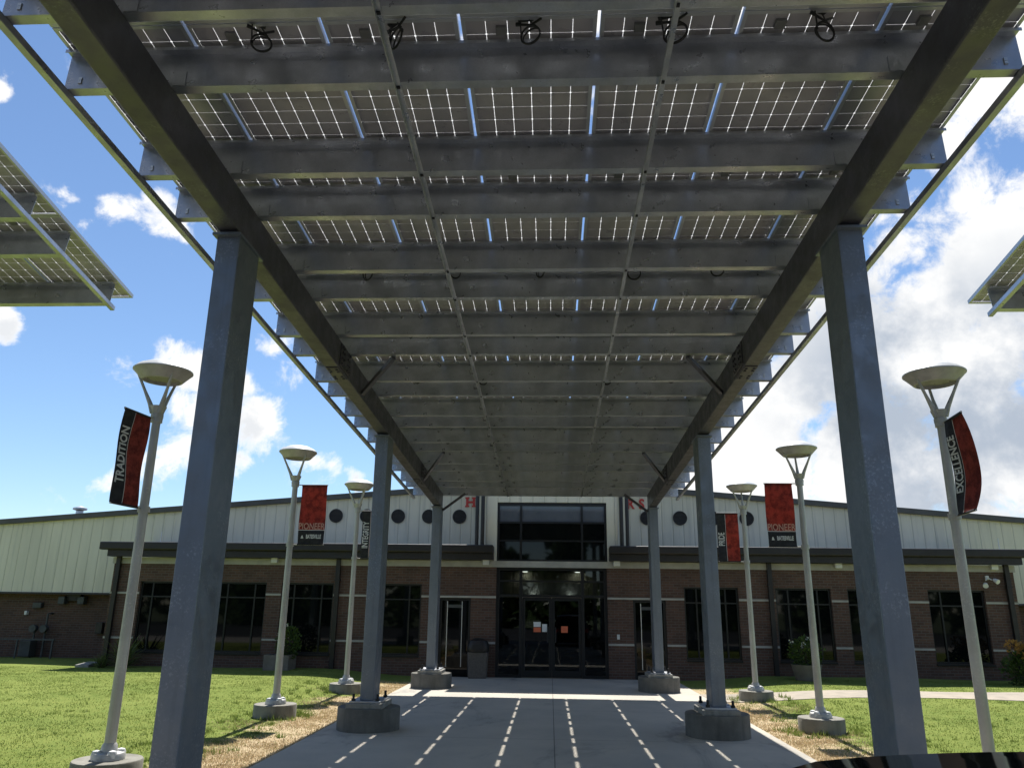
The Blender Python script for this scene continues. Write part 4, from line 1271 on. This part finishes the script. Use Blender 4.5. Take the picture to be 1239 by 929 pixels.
# right round pot
px, py = 6.0, 19.55; pz = float(lawn_z(px, py)) - .01
po = MB().lathe([(.26, pz), (.34, pz + .33), (.35, pz + .36), (.31, pz + .36), (.30, pz + .31), (.001, pz + .30)], (px, py), 30).build('planter', M_planter)
tag(po, 'round tapering concrete planter by the right downspout', 'planter')
sh = empty('flowering_shrub', (px, py, pz + .3), 'dark leafy shrub with white flowers in the round planter', 'shrub')
mb = MB(); leaves(mb, (px, py, pz + .62), (.36, .36, .34), 800, .075); mb.build('foliage', M_leaf, sh)
mb = MB(); stems(mb, (px, py, pz + .3), .5, 9, .22); mb.build('stem', M_bark, sh)
mb = MB()
for _ in range(10): leaves(mb, (px + random.gauss(0, .16), py - .2 + random.gauss(0, .08), pz + .85 + random.gauss(0, .09)), (.02, .02, .02), 6, .035, thin=.6)
mb.build('flower', M_flower, sh)
# golden shrub at the right edge, flaming tips over dark green
px, py = 10.95, 19.5; pz = float(lawn_z(px, py))
sh = empty('golden_shrub', (px, py, pz), 'bushy shrub with golden orange top and green base at the right edge', 'shrub')
mb = MB(); leaves(mb, (px, py, pz + .35), (.50, .45, .38), 1100, .08); mb.build('foliage', M_leaf, sh)
mb = MB()
for k in range(9): leaves(mb, (px + random.uniform(-.42, .45), py + random.uniform(-.3, .2), pz + random.uniform(.58, .84)), (.16, .16, .15), 130, .07)
mb.build('golden_foliage', M_leaf_gold, sh)
mb = MB(); stems(mb, (px, py, pz), .7, 12, .35, .012); mb.build('stem', M_bark, sh)
# blade-leaved plants at the left wing corner
def yucca(x, y, h, n, label):
    z = float(lawn_z(x, y))
    r_ = empty('spiky_plant', (x, y, z), label, 'plant')
    mb = MB()
    for _ in range(n):
        a = random.uniform(0, 6.28); e = random.uniform(.2, 1.0); L = h * random.uniform(.6, 1.1); w_ = .014
        d = Vector((math.cos(a) * (1 - e * .75), math.sin(a) * (1 - e * .75), e)).normalized(); sd = d.cross(Vector((0, 0, 1))).normalized() * w_
        b_ = Vector((x + random.gauss(0, .04), y + random.gauss(0, .04), z)); m_ = b_ + d * L * .55; t_ = b_ + d * L * .95 + Vector((d.x, d.y, -.25)) * L * .3
        mb.add([b_ - sd, b_ + sd, m_ + sd * 1.2, t_, m_ - sd * 1.2], [(0, 1, 2, 4), (4, 2, 3)])
    mb.build('foliage', M_leaf_yucca, r_)
    MB().lathe([(.05, z - .02), (.045, z + .12), (.02, z + .2)], (x, y), 8).build('stem', M_bark, r_)
yucca(-10.75, 20.2, .95, 110, 'taller spiky pale leaved plant behind the nearest left lamp pole')
yucca(-11.25, 20.1, .45, 60, 'low spiky plant at the left wing corner')

# ================================================================= PARKED CAR (black SUV, its roof end shows at the lower right)
GZ = -.125
CARX = 1.04
car = empty('parked_car', (CARX, -.2, GZ), 'glossy black car whose roof fills the lower right corner', 'car')
def sec(y, zlo, zhi, hwlo, hwhi, n=5, crown=.0):
    """closed cross-section ring: sides from (hwlo, zlo) up to (hwhi, zhi) with crowned top"""
    pts = []
    m = 14
    for i in range(m + 1):               # top, right to left
        f = 1 - 2 * i / m
        xx = hwhi * math.copysign(abs(f) ** .9, f)
        edge = max(0, (abs(f) - .72) / .28)
        pts.append((CARX + xx, y, zhi + crown * (1 - f * f) - .05 * edge ** 2.2))
    pts.append((CARX - (hwhi * .45 + hwlo * .55), y, zlo + (zhi - zlo) * .42)); pts.append((CARX - hwlo, y, zlo))
    pts.append((CARX + hwlo, y, zlo)); pts.append((CARX + (hwhi * .45 + hwlo * .55), y, zlo + (zhi - zlo) * .42))
    return pts
CARF = 1.00      # y of the rear (far) end is 1.95; nose points back past the viewer
body = MB()
body.rings([sec(1.98, .30 + GZ + .1, .78 + GZ, .80, .74, crown=.02), sec(1.90, .24 + GZ, .98 + GZ, .88, .84, crown=.02), sec(1.5, .20 + GZ, 1.00 + GZ, .92, .88, crown=.02), sec(-1.0, .20 + GZ, .98 + GZ, .92, .88, crown=.02),
            sec(-1.6, .20 + GZ, .97 + GZ, .91, .85, crown=.03), sec(-2.3, .24 + GZ, .84 + GZ, .88, .76, crown=.04), sec(-2.55, .34 + GZ, .66 + GZ, .78, .66, crown=.03)])
body.build('body', M_carpaint, car)
gh = MB()
gh.rings([sec(1.88, .99 + GZ, 1.03 + GZ, .82, .80, crown=.02), sec(1.70, .99 + GZ, 1.42 + GZ, .83, .68, crown=.035), sec(1.2, .99 + GZ, 1.47 + GZ, .84, .66, crown=.045), sec(.2, .99 + GZ, 1.485 + GZ, .84, .66, crown=.05), sec(-.5, .99 + GZ, 1.45 + GZ, .84, .64, crown=.045), sec(-1.35, .98 + GZ, 1.02 + GZ, .84, .72, crown=.03)])
gh.build('cabin_glass', M_carglass, car)
# painted roof skin a little proud of the glass cabin
rf = MB(); rr = []
for y_, z_, hw_, cr in ((1.82, 1.445, .63, .03), (1.72, 1.472, .68, .045), (1.2, 1.484, .70, .05), (.2, 1.502, .70, .055), (-.42, 1.482, .64, .05)):
    row = []
    for i in range(17):
        f = 1 - 2 * i / 16; e = max(0, (abs(f) - .7) / .3)
        row.append((CARX + hw_ * f, y_, z_ + GZ + cr * (1 - f * f) - .045 * e ** 2))
    low = [(x_, yy_, zz_ - .03) for x_, yy_, zz_ in reversed(row)]
    rr.append(row + low)
rf.rings(rr); rf.build('roof', M_carpaint, car)
for s in (-1, 1):
    MB().tube([(CARX + s * .58, 1.35, 1.50 + GZ), (CARX + s * .58, 1.2, 1.545 + GZ), (CARX + s * .58, -.1, 1.555 + GZ), (CARX + s * .56, -.3, 1.515 + GZ)], .013, 8).build('roof_rail', M_carpaint, car) if False else None
    for y_ in (1.15, -1.65):
        x = CARX + s * .80
        wh = MB(); wh.tube([(x - .11, y_, .33 + GZ), (x + .11, y_, .33 + GZ)], .33, 28); wl = wh.build('wheel', M_tyre, car)
        MB().tube([(x + s * .09, y_, .33 + GZ), (x + s * .118, y_, .33 + GZ)], .21, 20).build('rim', M_alu, wl, origin=wloc(car))
    MB().box(CARX + s * .70 - .12, CARX + s * .70 + .12, 1.93, 1.99, .70 + GZ, .88 + GZ).build('tail_light', M_red, car, bevel=.02)
    MB().box(CARX + s * .58 - .14, CARX + s * .58 + .14, -2.56, -2.46, .66 + GZ, .76 + GZ).build('headlight', M_alu, car, bevel=.02)

# ================================================================= WOODS BEHIND THE VIEWER (seen in the window glass)
wm = MB()
r2 = random.Random(5)
for k in range(20):
    cx, cy = -52 + k * 5.4 + r2.uniform(-1.5, 1.5), -36 + r2.uniform(-4, 4); H = r2.uniform(5.5, 10)
    for j in range(11):
        f = j / 10
        c = (cx + r2.gauss(0, 1.3), cy + r2.gauss(0, 1.0), .6 + (H - .6) * f)
        random.seed(k * 31 + j); leaves(wm, c, (2.3 - f, 1.6, 1.3), 90, .9, thin=.5)
    wm.tube([(cx, cy, -.2), (cx + .1, cy, H * .5), (cx, cy + .1, H * .85)], [.28, .2, .08], 7)
ob = wm.build('woods', M_woods)
tag(ob, 'dark woods across the drive reflected in the windows', 'woods', kind='stuff')
